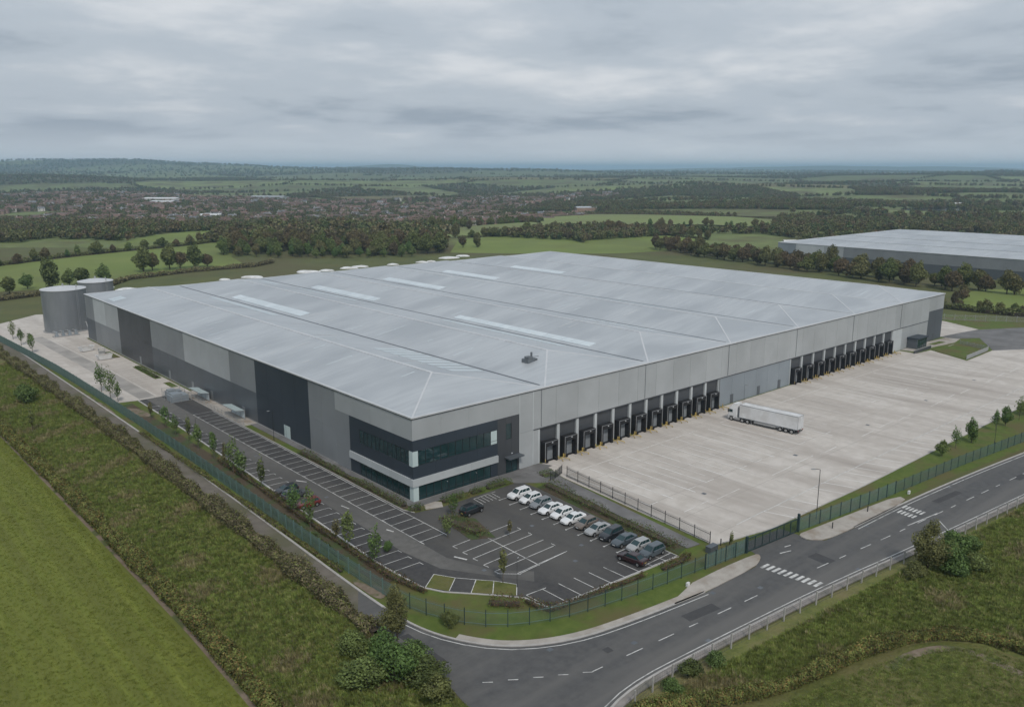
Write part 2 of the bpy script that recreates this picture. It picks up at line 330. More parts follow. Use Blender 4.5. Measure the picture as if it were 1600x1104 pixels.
def resample(pts, step):
    P = np.array(pts, float); d = np.r_[0, np.cumsum(np.linalg.norm(np.diff(P, axis=0), axis=1))]
    n = max(1, int(round(d[-1] / step))); s = np.linspace(0, d[-1], n + 1)
    return np.c_[np.interp(s, d, P[:, 0]), np.interp(s, d, P[:, 1])]
_mk = {}
def mark(parent, x0, y0, x1, y1, wd=0.12, z=0.05, mm='paint', name='painted_line'):
    """one painted line, a thin sheet of its own"""
    if mm not in _mk:
        b = MB(); b.quad((-.5, -.5, 0), (.5, -.5, 0), (.5, .5, 0), (-.5, .5, 0)); _mk[mm] = b.mesh('line_' + mm, M[mm])
    ln = math.hypot(x1 - x0, y1 - y0)
    return inst(name, _mk[mm], parent, ((x0 + x1) / 2, (y0 + y1) / 2, z), math.atan2(y1 - y0, x1 - x0), (ln, wd, 1))
def copy_tree(o, parent=None):
    c = o.copy(); COL.objects.link(c); c.parent = parent
    for ch in [x for x in ALLCH.get(o.name, [])]: copy_tree(ch, c)
    return c
ALLCH = {}
def index_children():
    ALLCH.clear()
    for o in bpy.data.objects:
        if o.parent: ALLCH.setdefault(o.parent.name, []).append(o)
ORD = ['first', 'second', 'third', 'fourth', 'fifth', 'sixth', 'seventh', 'eighth', 'ninth', 'tenth', 'eleventh', 'twelfth', 'thirteenth', 'fourteenth',
       'fifteenth', 'sixteenth', 'seventeenth', 'eighteenth', 'nineteenth', 'twentieth', 'twenty-first', 'twenty-second', 'twenty-third', 'twenty-fourth']
def leaves(C, nrm, size, mm, name, rs=rng, aspect=0.75):
    """bent leaf-clump quads at centres C, facing roughly nrm"""
    n = len(C); size = np.broadcast_to(np.asarray(size, float).reshape(-1, 1), (n, 1))
    d = nrm + rs.normal(0, .55, (n, 3)); d /= np.linalg.norm(d, axis=1, keepdims=True) + 1e-9
    u = np.cross(d, rs.normal(0, 1, (n, 3))); u /= np.linalg.norm(u, axis=1, keepdims=True) + 1e-9
    v = np.cross(d, u); s = size * rs.uniform(.6, 1.25, (n, 1))
    bend = d * s * rs.uniform(-.35, .35, (n, 1))
    V = np.stack([C - u * s * .5, C - v * s * .5 * aspect + bend, C + u * s * .5, C + v * s * .5 * aspect + bend], 1).reshape(-1, 3)
    F = np.arange(4 * n).reshape(n, 4)
    return numesh(name, V, F, mm)

# ------------------------------------------------------------------ terrain
def S(t): t = np.clip(t, 0, 1); return t * t * (3 - 2 * t)
def ab2xy(a, b): return a * cos(YAW) + b * sin(YAW) + CAMX, -a * sin(YAW) + b * cos(YAW) + CAMY
def xy2ab(x, y): x = x - CAMX; y = y - CAMY; return x * cos(YAW) - y * sin(YAW), x * sin(YAW) + y * cos(YAW)
def terr(a, b):
    r = np.hypot(a, b)
    far = S((r - 930) / 700)
    z = -15 * S((b - 700) / 500) * S((500 - a) / 700) * (1 - S((b - 2100) / 1200))
    z = z + far * 5 * (np.sin(a / 310 + 1.3) * np.sin(b / 420) + .6 * np.sin(a / 140 + b / 230))
    z = z + S((r - 2300) / 3800) * (21 + 9 * np.sin(a / 900 + 2) * np.sin(b / 800 + .5) + 4 * np.sin(a / 370 + b / 610))
    z = z + 105 * np.exp(-((a + 3400) / 1750) ** 2 - ((b - 6800) / 900) ** 2)
    z = z + 18 * np.exp(-((a + 700) / 1500) ** 2 - ((b - 5600) / 700) ** 2)
    z = z + 100 * np.exp(-((a + 1900) / 900) ** 2 - ((b - 13500) / 900) ** 2)
    z = z + 80 * np.exp(-((a - 5200) / 2600) ** 2 - ((b - 13000) / 1000) ** 2)
    z = z + 16 * np.exp(-((a - 2300) / 1300) ** 2 - ((b - 4300) / 700) ** 2)
    z = z + 14 * np.exp(-((b - 3300 - 250 * np.sin(a / 700)) / 320) ** 2) * S((r - 2000) / 800) + 12 * np.exp(-((b - 2550 + 200 * np.sin(a / 500 + 1)) / 220) ** 2) * S((a + 200) / 500)
    return z
def terr_xy(x, y): return terr(*xy2ab(np.asarray(x, float), np.asarray(y, float)))
seeds = []
b_ = 640.0
while b_ < 9500:
    stepb = 60 + b_ * .10; a_ = -1.15 * b_
    while a_ < 1.15 * b_:
        seeds.append((a_ + rng.uniform(-.4, .4) * stepb, b_ + rng.uniform(-.45, .45) * stepb)); a_ += stepb * rng.uniform(.9, 2.2)
    b_ += stepb
seeds = np.array(seeds); NS = len(seeds)
kind = rng.random(NS)
fcol = np.zeros((NS, 3))
for i in range(NS):
    wood = 0.20 if seeds[i, 1] < 2500 else 0.33
    if kind[i] < wood: fcol[i] = (0.55, 0.56, 0.62)
    elif kind[i] < .82: fcol[i] = np.array((1.55, 1.68, 1.75)) * rng.uniform(.75, 1.15)
    elif kind[i] < .93: fcol[i] = np.array((1.55, 1.6, 1.7)) * rng.uniform(.85, 1.15)
    else: fcol[i] = np.array((1.6, 1.25, 1.5)) * rng.uniform(.8, 1.1)
is_wood = kind < np.where(seeds[:, 1] < 2500, .20, .33)
def nearest(a, b):
    """index of the nearest seed and gap to the second one, in strips of b so that it stays fast"""
    idx = np.zeros(len(a), int); gap = np.full(len(a), 1e9)
    o = np.argsort(b)
    for ch in np.array_split(o, max(1, len(a) // 4000)):
        lo, hi = b[ch].min(), b[ch].max(); mgn = 260 + hi * .22
        k = np.where((seeds[:, 1] > lo - mgn) & (seeds[:, 1] < hi + mgn))[0]
        if len(k) < 2: k = np.argsort(np.abs(seeds[:, 1] - lo))[:40]
        d = np.hypot(a[ch][:, None] - seeds[k][None, :, 0], b[ch][:, None] - seeds[k][None, :, 1])
        q = np.argpartition(d, 1, axis=1)[:, :2]; d0 = np.take_along_axis(d, q, 1)
        sw = d0[:, 0] > d0[:, 1]; q[sw] = q[sw][:, ::-1]; d0 = np.sort(d0, 1)
        idx[ch] = k[q[:, 0]]; gap[ch] = d0[:, 1] - d0[:, 0]
    return idx, gap
def in_town(a, b):
    u = 800 + a / b * 1305
    lim = 900 - 60 * np.sin(b / 190)
    n = np.sin(a / 83 + 1) * np.sin(b / 120 + a / 260) 
    return (b > 1010 + 70 * np.sin(a / 170) - np.clip(u - 250, -300, 600) * .12) & (b < 2050 + 150 * np.sin(a / 240)) & (u < lim) & (u > -250) & (n > -.72)
ang = np.concatenate([np.linspace(-180, -54, 40)[:-1], np.linspace(-54, 54, 460), np.linspace(54, 180, 40)[1:]])
rad = np.concatenate([[0.5, 60, 160, 300, 450, 560], np.geomspace(640, 2600, 190)[0:], np.geomspace(2600, 24000, 150)[1:]])
AA, RR = np.meshgrid(np.radians(ang), rad)
ta, tb = (RR * np.sin(AA)).ravel(), (RR * np.cos(AA)).ravel()
tz = terr(ta, tb); tx, ty = ab2xy(ta, tb)
nA, nR = len(ang), len(rad)
i0 = (np.arange(nR - 1)[:, None] * nA + np.arange(nA - 1)[None, :]).ravel()
gme = numesh('ground', np.c_[tx, ty, tz], np.c_[i0, i0 + nA, i0 + nA + 1, i0 + 1][:, ::-1], M['ground'], True)
fc = np.ones((len(ta), 4), np.float32)
sel = (tb > 600) & (tb < 9500) & (np.abs(ta) < 1.3 * tb)
ii, gg = nearest(ta[sel], tb[sel])
cc = fcol[ii].copy(); fc[sel, :3] = cc
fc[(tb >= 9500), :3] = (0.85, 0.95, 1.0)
tw = (tb > 900) & in_town(ta, np.maximum(tb, 1)); fc[tw, :3] = (0.95, 1.0, 0.95)
at = gme.color_attributes.new('fieldcol', 'FLOAT_COLOR', 'POINT'); at.data.foreach_set('color', fc.ravel())
if gme.polygons[nA * 3].normal.z < 0: gme.flip_normals()
ground = link(bpy.data.objects.new('ground', gme)); tag(ground, 'rolling farmland with fields and hedges reaching the horizon', kind='structure')

# ------------------------------------------------------------------ fields round the site
sheet('field', [(-43.6, 230), (-43.4, 90), (-43.2, 30), (-43.0, -20), (-43.6, -60), (-60, -110), (-190, -110), (-260, 60), (-150, 230)], 0.04, 'field', label='mown bright green field in the lower corner')
sheet('scrub_ground', [(-43.6, 230), (-43.4, 90), (-43.2, 30), (-43.0, -20), (-43.6, -60), (-30.2, -58), (-27.0, -44), (-26.4, -25), (-25.6, 3), (-25.0, 66), (-25.6, 134), (-27.5, 230)], 0.044, 'scrub', label='rough scrubby bank between lane and hedge')
sheet('roadside_grass', [(-14, -59.2), (0, -60.2), (23.3, -62.2), (47.4, -65.4), (80.3, -69.0), (160, -78), (190, -120), (60, -150), (-20, -100)], 0.05, 'scrub', label='rough grass bank beyond the roadside fence')
sheet('pasture', [(29, -74), (60, -72), (110, -77), (170, -90), (120, -130), (45, -105), (30, -86)], 0.065, 'sefield', label='darker rough pasture behind the roadside bushes')
sheet('paddock', smooth_line([(-14, -63.5), (-3, -69.0), (9.2, -71.6), (15.6, -73.2), (20.8, -75.2), (24.8, -78.8), (26, -84), (24, -100), (-20, -100), (-14, -63.5)], 2), 0.08, 'sefield', label='grass paddock inside the curved hedge')
for nm, pts, mm, lb in [
    ('pasture', [(-12, 333), (40, 320), (60, 342), (130, 352), (150, 428), (215, 545), (158, 506), (108, 491), (64, 473), (23, 446), (-30, 425)], 'pasture', 'bright pasture behind the tanks'),
    ('pasture', [(96, 498), (158, 513), (226, 560), (262, 640), (190, 650), (120, 560)], 'pasture', 'narrow bright pasture above the long hedgerow'),
    ('pasture', [(266, 338), (344, 427), (395, 418), (443, 413), (482, 389), (494, 332), (478, 286), (405, 246), (335, 262)], 'pasture', 'deep green pasture just behind the hall roof'),
    ('pasture', [(457, 452), (490, 444), (577, 439), (627, 396), (640, 330), (800, 415), (720, 610), (620, 620), (560, 560)], 'pasture2', 'pale green pasture beyond the hedgerow oaks'),
    ('pasture', [(345, 442), (376, 514), (475, 544), (552, 546), (453, 454), (395, 428)], 'pasture2', 'green pasture between wood and hedgerow oaks'),
    ('pasture', [(286, 24), (335, 40), (370, 18), (352, -40), (290, -30)], 'pasture', 'green pasture strip beyond the far end of the yard')]:
    sheet(nm, smooth_line(pts + pts[:1], 1)[:-1], 0.06, mm, label=lb)

ribbon('bare_strip', [(-45.2, 150), (-44.5, 92), (-44.1, 40), (-43.9, -16), (-44.4, -34), (-45.2, -56)], -.1, .55, 0.07, 'soil', label='bare soil strip at the foot of the clipped hedge')
# ------------------------------------------------------------------ site surfaces
FENCE_W = [(-23.6, 205), (-21.4, 160), (-20.4, 137.8), (-20.0, 86), (-20.2, 46), (-20.7, 16.5), (-21.3, -6.6), (-21.3, -17), (-20.9, -25.7)]
FENCE_C = [(-20.9, -25.7), (-20.1, -30.5), (-17.9, -35.7), (-14.6, -39.6), (-10.5, -41.9), (-5.8, -43.6), (4.3, -45.5), (16.6, -46.8), (25.6, -47.7)]
FENCE_E = [(38.0, -49.0), (51.5, -50.7), (64.7, -52.0), (87.8, -54.0), (112.9, -56.9), (170, -64), (215, -69)]
INNER = [(-22.6, 211), (-21.9, 134), (-21.7, 59), (-22.2, 18), (-22.7, -5), (-23.0, -20), (-22.9, -28), (-22.3, -33.6), (-20.3, -38.9), (-16.6, -43.9), (-9.8, -47.7), (-0.1, -49.5), (11.3, -50.9)]
OUTER_W = [(-28.6, 211), (-27.0, 134), (-26.2, 66), (-26.7, 2.6), (-26.6, -25.8), (-26.0, -38), (-27.0, -49), (-33, -62), (-44, -84)]
OUTER_S = [(-36, -92), (-24, -66), (-19.5, -59.6), (-12, -57.8), (0.3, -58.7), (23.3, -60.7), (47.4, -63.8), (80.3, -67.3), (160, -76), (215, -82)]
INNER_E = [(46, -54.2), (61.4, -54.9), (84.2, -57.0), (106.3, -59.6), (160, -66.2), (215, -73)]
site = sheet('verge', smooth_line(INNER, 2) + [(28, -50.9), (38, -53), (61, -53.5), (84, -55.6), (106, -58.2), (160, -64.8), (215, -71.6), (262, -30), (262, 212), (-22.6, 211)], 0.03, 'lawn', label='grass verge and planted ground inside the site boundary')
inner_s = smooth_line(INNER, 3)
road = sheet('road', smooth_line(INNER[5:], 3) + [(22.8, -51.2), (25.6, -50.2), (26.6, -48.2), (26.6, -45.6), (37, -46.6), (37.0, -49.4), (36.4, -51.6), (38.2, -53.4)] + smooth_line(INNER_E, 2)
             + list(reversed(smooth_line(OUTER_S, 2))) + list(reversed(smooth_line(OUTER_W[4:], 2))), 0.055, 'road', label='two-lane estate road curving round the site corner')
sheet('lane', [(-22.6, 211), (-21.9, 134), (-21.7, 59), (-22.2, 18), (-22.7, -5), (-23.0, -20), (-22.9, -24), (-25.9, -24), (-25.2, 2.6), (-24.6, 66), (-25.2, 134), (-26.6, 211)], 0.048, 'lane', label='narrow service lane outside the green fence')
# road edges: kerbs, footway strips and edge lines
kin = smooth_line(INNER[6:], 3)
ribbon('kerb', kin, 0.0, 0.28, 0.05, 'kerb', h=0.11, label='pale kerb round the outside of the verge')
ribbon('footway', kin[len(kin) // 3:], 0.30, 1.25, 0.05, 'concrete_path', h=0.105, label='narrow concrete strip behind the kerb on the bend')
ribbon('kerb', smooth_line(INNER[:7], 2), 0.0, 0.35, 0.05, 'kerb', h=0.08, label='thin pale kerb along the service lane')
ribbon('kerb', smooth_line(INNER_E, 2), 0.0, 0.28, 0.05, 'kerb', h=0.11, label='pale kerb between road and yard verge')
ko = smooth_line(OUTER_S, 2)
ribbon('kerb', ko, -0.28, 0.0, 0.05, 'kerb', h=0.11, label='pale kerb on the field side of the road')
ribbon('footway', ko, -1.15, -0.30, 0.05, 'footway', h=0.10, label='pale footway on the field side of the road')
sheet('footway', smooth_line([(12.2, -48.2), (19, -48.35), (26.2, -49.0), (26.4, -49.6), (25.4, -50.4), (22.8, -51.2), (11.3, -50.9), (4.0, -50.0), (12.2, -48.2)], 1)[:-1], 0.16, 'concrete_path', label='concrete footway wedge on the bend side of the gate', thick=0.12)
sheet('footway', smooth_line([(37.6, -49.7), (51.5, -51.3), (64.2, -52.8), (63.0, -54.9), (46, -54.15), (38.2, -53.4), (36.4, -51.6), (36.6, -50.0), (37.6, -49.7)], 1)[:-1], 0.16, 'concrete_path', label='concrete footway wedge on the yard side of the gate', thick=0.12)
def edge_line(pts, off, wd, z, parent, step=None, gap=0.0):
    P = offset_line(pts, off); Q = resample(P, step or 3.0)
    for k in range(len(Q) - 1):
        a, b = Q[k], Q[k + 1]; d = (b - a); 
        if gap: b = a + d * (1 - gap)
        else: b = b + d * 0.01
        mark(parent, *a, *b, wd, z)
edge_line(kin, -0.55, 0.13, 0.066, road); edge_line(ko[8:], 0.5, 0.13, 0.066, road); edge_line(smooth_line(INNER_E, 2), -0.55, 0.13, 0.066, road)
cl = resample([(-13, -53.2), (-4, -54.0), (10, -55.4), (22, -56.4), (47.4, -59.2), (80, -62.2), (106, -64.6), (160, -71.2)], 5.2)
for k in range(len(cl) - 1):
    if k in (6, 7): continue
    d = cl[k + 1] - cl[k]; q = cl[k] + d * (0.5 if k % 3 else .3)
    mark(road, *cl[k], *q, 0.13, 0.067)
for k in range(5): mark(road, -23.5 + k * 2.4, -46.6 - k * 1.5, -22.6 + k * 2.4, -47.3 - k * 1.5, 0.12, 0.067)
for k in range(10):      # zebra crossings
    y = -51.9 - k * .86; mark(road, 23.1 + k * .07, y, 24.9 + k * .07, y - .12, 0.46, 0.068, name='crossing_stripe')
for k in range(6):
    y = -55.6 - k * .62; mark(road, 59.4 - k * .1, y, 61.0 - k * .1, y - .1, 0.34, 0.068, name='crossing_stripe')
    if k < 5: mark(road, 56.9 - k * .1, y - .35, 58.4 - k * .1, y - .45, 0.34, 0.068, name='crossing_stripe')
mark(road, 53.0, -59.3, 61.5, -60.4, 0.16, 0.069); mark(road, 56, -64.2, 58.6, -61.9, .14, .069)
mark(road, 29.2, -51.2, 31.2, -51.8, .2, .068); mark(road, 31.6, -50.5, 32.8, -50.8, .18, .068)

# car park
CP_W = [(-13.4, 97), (-13.9, 62), (-14.9, 30), (-16.1, 0), (-16.6, -16), (-16.0, -24.7), (-14.6, -27.6), (-10.2, -32.6), (-7.6, -35.9), (-7.0, -40.2)]
CP_S = [(-7.0, -40.2), (17.4, -41.9)]
carpark = sheet('car_park', CP_W + [(17.4, -41.9), (20.2, -9.2), (20.0, -4.6), (2.5, -4.6), (-2.4, -3.6), (-3.2, -1.4), (-3.2, 97)], 0.05, 'asphalt', label='dark asphalt car park in front of the offices')
sheet('car_park_aisle', [(-11.6, 97), (-11.3, 62), (-11.3, 30), (-11.5, 0), (-11.9, -14), (-10.9, -22), (-6.2, -29.5), (-3.6, -33.6), (-1.6, -31.4), (-5.6, -27.4), (-8.2, -20), (-8.1, 0), (-8.0, 62), (-8.0, 97)], 0.056, 'asphalt_old', parent=carpark)
concN = sheet('service_apron', [(-3.2, 97), (-13.4, 97), (-18.6, 98), (-18.8, 140), (-20.0, 190), (-22, 232), (-2, 250), (26, 236), (26, 192), (-0.6, 188), (-0.6, 97)], 0.052, 'concrete', label='pale concrete apron beside the hall leading to the tanks')
sheet('service_road', [(-9.0, 98), (-12.8, 98), (-13.4, 150), (-14.5, 200), (-11.0, 200), (-9.6, 150)], 0.058, 'apron_road', parent=concN)
# bays along the hall side of the car park
for k in range(35):
    y = 76 - k * 2.62
    if y < -13.5: break
    mark(carpark, -8.0, y, -3.5, y, 0.11, 0.062)
    if k % 2 == 0: mark(carpark, -8.0, y, -8.0, y - 1.1, 0.11, 0.063)
mark(carpark, -3.5, 76, -3.5, -14, 0.13, 0.064); mark(carpark, -8.05, 76, -8.05, -14, .1, .0645)
for k in range(42):
    y = 89 - k * 2.62
    if y < -22: break
    xb = np.interp(-y, [-97, -62, -30, 0, 16, 24], [-13.4, -13.9, -14.9, -16.1, -16.6, -16.1]) + .1
    xf = np.interp(-y, [-97, -30, 16, 24], [-11.5, -11.4, -12.2, -11.6])
    mark(carpark, xb, y, xf, y - .15, 0.11, 0.062)
    if y > -20: mark(carpark, xf, y - .15, xf + .05, y - 1.0, 0.11, 0.063)
for a, b in zip(CP_W[:-1], CP_W[1:]): mark(carpark, a[0] + .12, a[1], b[0] + .12, b[1], 0.13, 0.064)
# curved corner bays, two of them grassed
arc_o = [(-15.6, -25.0), (-13.9, -28.0), (-12.0, -30.3), (-10.0, -32.4), (-8.0, -34.9)]
arc_i = [(-12.6, -22.8), (-11.0, -25.6), (-9.2, -27.9), (-7.6, -29.8), (-5.9, -32.6)]
for k in range(5): mark(carpark, *arc_o[k], *arc_i[k], .11, .068)
for k in range(4): mark(carpark, *arc_i[k], *arc_i[k + 1], .11, .069)
for i0_, i1_ in ((0, 1), (2, 4)):
    ps = arc_o[i0_:i1_ + 1] + list(reversed(arc_i[i0_:i1_ + 1])); sheet('grass_bay', ps, 0.06, 'sefield', parent=carpark)
# double block of bays in the middle
mark(carpark, 0.6, -15.5, 0.2, -30.6, .14, .062)
for k in range(6):
    y = -17.4 - k * 2.55
    mark(carpark, 0.5, y, 6.4 - (0.3 if k > 3 else 0), y + .15, .12, .063); mark(carpark, 0.4, y, -5.3 - .12 * k + (2.0 if k == 5 else 0), y - .2, .12, .063)
    if k in (1, 2, 4): mark(carpark, 6.4, y + .15, 6.4, y + 1.0, .12, .064)
    if k < 5: mark(carpark, -5.3 - .12 * k, y - .2, -5.2 - .12 * k, y - 1.2, .12, .064)
mark(carpark, -5.9, -28.5, -3.5, -30.8, .12, .065); mark(carpark, 6.4, -30.0, -3.4, -30.6, .12, .065)
for k in range(9):       # south row
    x = -6.9 + k * 2.7; mark(carpark, x, -35.6 - k * .28, x + .05, -40.1 - k * .2, .12, .062)
mark(carpark, -6.9, -40.0, 17.2, -41.7, .13, .064); mark(carpark, -6.9, -35.6, -3.6, -35.9, .12, .064)
for k in range(13):      # row by the yard
    y = -8.7 - k * 2.65; mark(carpark, 11.6, y, 17.2 + .02 * k, y + .02, .12, .062)
    mark(carpark, 11.55, y - .16, 11.55, y + .16, .2, .063)
mark(carpark, 17.6, -7.2, 17.35, -41.7, .13, .064); mark(carpark, 8.6, -5.4, 13.5, -5.3, .12, .064); mark(carpark, 8.6, -5.4, 8.3, -8.3, .1, .064)
for k in range(5): mark(carpark, 9.3 + k * .8, -5.6, 9.1 + k * .8, -8.0, .1, .065)
mark(carpark, -10.0, 22.6, -8.9, 20.6, .3, .07); mark(carpark, -9.4, -6.0, -9.0, -7.4, .25, .07); mark(carpark, -7.2, -20.4, -6.4, -22.4, .3, .07); mark(carpark, -9.8, 7.0, -9.5, 5.0, .2, .07)
# kerb of the car park, paths and beds
for nm, pts, lb in (('kerb', CP_W, 'pale kerb along the planted strip of the car park'), ('kerb', CP_S, 'pale kerb along the foot of the car park')):
    ribbon(nm, pts, -0.02, -0.20, 0.03, 'kerb', h=0.11, label=lb)
ribbon('kerb', [(-3.2, 97), (-3.2, -1.4), (-2.4, -3.6)], 0.0, 0.16, 0.03, 'kerb', h=0.11, label='kerb between car park bays and the hall')
sheet('path', [(-1.5, 60), (-1.5, -2.0), (24, -2.4), (30, -2.6), (29, -0.02), (0.3, -0.02), (-0.02, 0.3), (-0.02, 60)], 0.14, 'paving', label='grey paved path round the office corner', thick=.12)
sheet('path', [(-3.0, 60), (-0.02, 60), (-0.02, 97), (-3.0, 97)], 0.13, 'concrete_path', label='concrete path along the side of the hall', thick=.1)
sheet('path', [(18.6, -4.5), (18.6, -2.45), (24, -2.45), (28.9, -2.65), (26.9, -8.5), (22.9, -41.6), (20.3, -41.2), (23.6, -8.6)], 0.135, 'paving', label='grey path between car park hedge and yard fence', thick=.1)
sheet('path', [(-0.2, -3.7), (2.6, -4.7), (3.6, -3.0), (3.0, -2.05), (0.6, -2.02)], 0.137, 'concrete_path', label='pale paving slab beside the office corner', thick=.1)
def bed(pts, label):
    return sheet('planting_bed', pts, 0.10, 'mulch', label=label, thick=.1)
bed([(-3.0, -1.2), (-1.55, -1.2), (-1.55, 36), (-3.0, 36)], 'long mulched bed along the office side wall')
bed([(20.3, -8.8), (23.3, -8.9), (20.2, -41.0), (17.7, -41.6)], 'mulched bed between parked cars and the path')
bed([(-0.4, -8.0), (-1.9, -17.6), (1.5, -19.4), (3.6, -12.0), (2.2, -9.0)], 'mulched island in the middle of the car park')
bed([(-18.9, 95), (-15.4, 95), (-16.0, 30), (-17.0, 0), (-17.4, -20), (-19.9, -22), (-20.0, 0), (-19.7, 46)], 'mulched strip between car park and green fence')
# service yard
Y_S = [(24.4, -43.2), (36, -45.6), (64, -46.6), (101, -46.9), (146, -47.4), (240, -50)]
yard = sheet('service_yard', [(29.1, -0.3), (27.2, -8.5), (24.2, -43.2)] + Y_S[1:] + [(236, -27), (213, -25.0), (204, -19.2), (183, -19.6), (190, -6.4), (182, -5.5), (182, -0.3)], 0.054, 'concrete', label='wide pale concrete lorry yard in front of the docks')
for k in range(12):
    x = 28.8 + k * 5.3; mark(yard, x + 2.65, -13, x + 2.7, -25, .12, .0655, 'paint_faded'); mark(yard, x, -8.5, x + .1, -27 - (k % 3) * .8, .2, .066, 'paint_faded')
    if k % 3 != 1: mark(yard, x, -27, x + 2.4, -27.0, .13, .067, 'paint_faded')
for k in range(11):
    x = 118.6 + k * 5.87; mark(yard, x + 2.9, -12, x + 3.0, -24, .14, .0655, 'paint_faded'); mark(yard, x, -8.5, x + .1, -26 - (k % 2), .22, .066, 'paint_faded')
    if k % 3 != 1: mark(yard, x, -22, x + 2.4, -22, .14, .067, 'paint_faded')
for k in range(6): x = 88 + k * 5.4; mark(yard, x, -9, x, -24, .14, .066, 'paint_faded')
for k in range(22):
    if k % 7 != 5: mark(yard, 29 + k * 8, -7.6, 36.6 + k * 8, -7.6, .15, .0665, 'paint_faded')
    mark(yard, 33 + k * 9, -41.2, 42.02 + k * 9, -41.1, .16, .0665)
    if k % 4 != 2: mark(yard, 31 + k * 8.6, -32.6 - .4 * (k % 2), 38 + k * 8.6, -32.4 - .4 * (k % 2), .13, .0665, 'paint_faded')
for k in range(46):
    if k in (3, 11, 19): continue
    x = 41 + k * 3.9; mark(yard, x, -41.2, x + 1.6, -46.2, .2, .066, 'paint_faded')
ribbon('kerb', Y_S, 0.0, -0.2, 0.03, 'kerb', h=0.11, label='kerb along the roadside edge of the yard')
for k in range(30): mark(yard, 31 + k * 6.0, -1.2, 31 + k * 6.0, -44.5, .07, .060, 'joint', 'slab_joint')
for k in range(6): mark(yard, 28.5, -5.2 - k * 7.2, 205 if k > 1 else 181, -5.2 - k * 7.2, .07, .0605, 'joint', 'slab_joint')
for x, y in ((40, -30), (70, -30), (100, -30), (130, -30), (160, -30)): mark(yard, x - .4, y, x + .4, y, .8, .0615, 'gutter', 'drain_cover')
for x0, y0, x1, y1, wd in ((4, -53.2, 9.5, -53.9, 1.6), (-24.6, -33, -24.6, -41, 1.3), (66, -58.2, 74, -59.0, 1.2), (31, -56.0, 33.2, -56.2, 3.2), (-9, -51.4, -8, -51.5, 1.0), (88, -63.4, 92, -63.8, 1.4)): mark(road, x0, y0, x1, y1, wd, .060, 'patch', 'asphalt_patch')
for x, y in ((12, -51.6), (-13.5, -46.9), (48, -55.0), (75, -56.9), (2, -58.1), (33, -61.2), (18, -55.0), (-5, -52.5)): mark(road, x - .35, y, x + .35, y, .6, .0625, 'gutter', 'drain_cover')
for x, y in ((-9.6, 40), (-9.8, 12), (-6.6, -26.5), (5, -33), (8.6, -20), (9.4, -30)): mark(carpark, x - .3, y, x + .3, y, .6, .0605, 'gutter', 'drain_cover')
# far end of the yard
sheet('access_lane', [(204, -19.4), (213.5, -25.2), (262, -34), (262, -17), (238, -3.4), (226, 1.0), (214.5, 1.5), (214, -4), (222, -9)], 0.056, 'paving', label='grey access lane at the far end of the yard')
sheet('turning_apron', [(214, 0.5), (226, -1), (238, -3), (246, 12), (236, 24), (214, 26)], 0.062, 'concrete', label='pale concrete apron behind the far corner')
sheet('path', [(183.5, -0.2), (201, -0.2), (213.5, -1.5), (215, -5.5), (208, -6.6), (192, -4.6), (184, -5.2)], 0.14, 'concrete_path', label='pale path from the far lobby to the access lane', thick=.1)
sheet('lawn', [(190.5, -6.6), (206.5, -8.4), (203, -17.6), (185, -18.2)], 0.12, 'lawn', label='small fenced lawn at the far end of the docks', thick=.1)
sheet('lawn', [(198, -2.2), (206, -2.6), (206, -4.6), (199, -3.9)], 0.155, 'lawn', label='tiny grass patch beside the far lobby')
for pts, lb in (([(-17.8, 92), (-15.2, 88), (-15.4, 80), (-19.2, 84)], 'bare sandy patch inside the green fence'), ([(-22.0, 92), (-20.9, 86), (-20.8, 110), (-22.0, 122)], 'worn strip beside the lane kerb'),
                ([(-22.4, -18), (-21.6, -16), (-19.6, -22.5), (-22.4, -24.5)], 'bare earth patch at the bend of the green fence')):
    sheet('worn_ground', smooth_line(pts + pts[:1], 2)[:-1], 0.066 if lb[0] == 'w' else 0.112, 'soil', label=lb)
tr = smooth_line([(12.5, -75.2), (16.7, -75.2), (22.2, -77.6), (23.0, -81.5), (22.2, -86), (20.5, -92)], 2)
ribbon('dirt_track', tr, -.55, .65, 0.09, 'soil', label='worn earth track curving inside the paddock hedge')

# ------------------------------------------------------------------ the hall
HL, HW, HH = 213.0, 187.0, 14.8
hall = empty('warehouse'); tag(hall, 'huge grey distribution hall with ribbed hipped roof and glazed office corner', 'warehouse')
b = MB(); b.box(0.35, HL - .35, 0.75, HW - .35, 0, HH - .1); b.obj('wall_core', M['core'], hall)
box('plinth', 'plinth', -0.03, 0.34, 25, HW, 0, 0.35, hall)
def panels_w(y0, y1, z0, z1, mm, mod=6.0):
    n = max(1, round((y1 - y0) / mod)); d = (y1 - y0) / n
    for k in range(n): box('cladding_panel', mm, 0.0, 0.33, y0 + k * d + .02, y0 + (k + 1) * d - .02, z0 + .012, z1 - .012, hall)
def panels_s(x0, x1, z0, z1, mm, mod=6.0, yf=0.0, yb=0.73):
    n = max(1, round((x1 - x0) / mod)); d = (x1 - x0) / n
    for k in range(n): box('cladding_panel', mm, x0 + k * d + .02, x0 + (k + 1) * d - .02, yf, yb, z0 + .012, z1 - .012, hall)
ZM = 7.1
panels_w(25.2, 35.5, .35, ZM, 'c_mid'); panels_w(25.2, 35.5, ZM, HH, 'c_mid')
panels_w(35.5, 59.5, .35, ZM, 'c_navy'); panels_w(35.5, 59.5, ZM, HH, 'c_navy')
panels_w(59.5, 125, .35, ZM, 'c_dark'); panels_w(59.5, 73, ZM, HH, 'c_mid'); panels_w(73, 101, ZM, HH, 'c_light'); panels_w(101, 125, ZM, HH, 'c_mid')
panels_w(125, 153, .35, ZM, 'c_char'); panels_w(125, 153, ZM, HH, 'c_char')
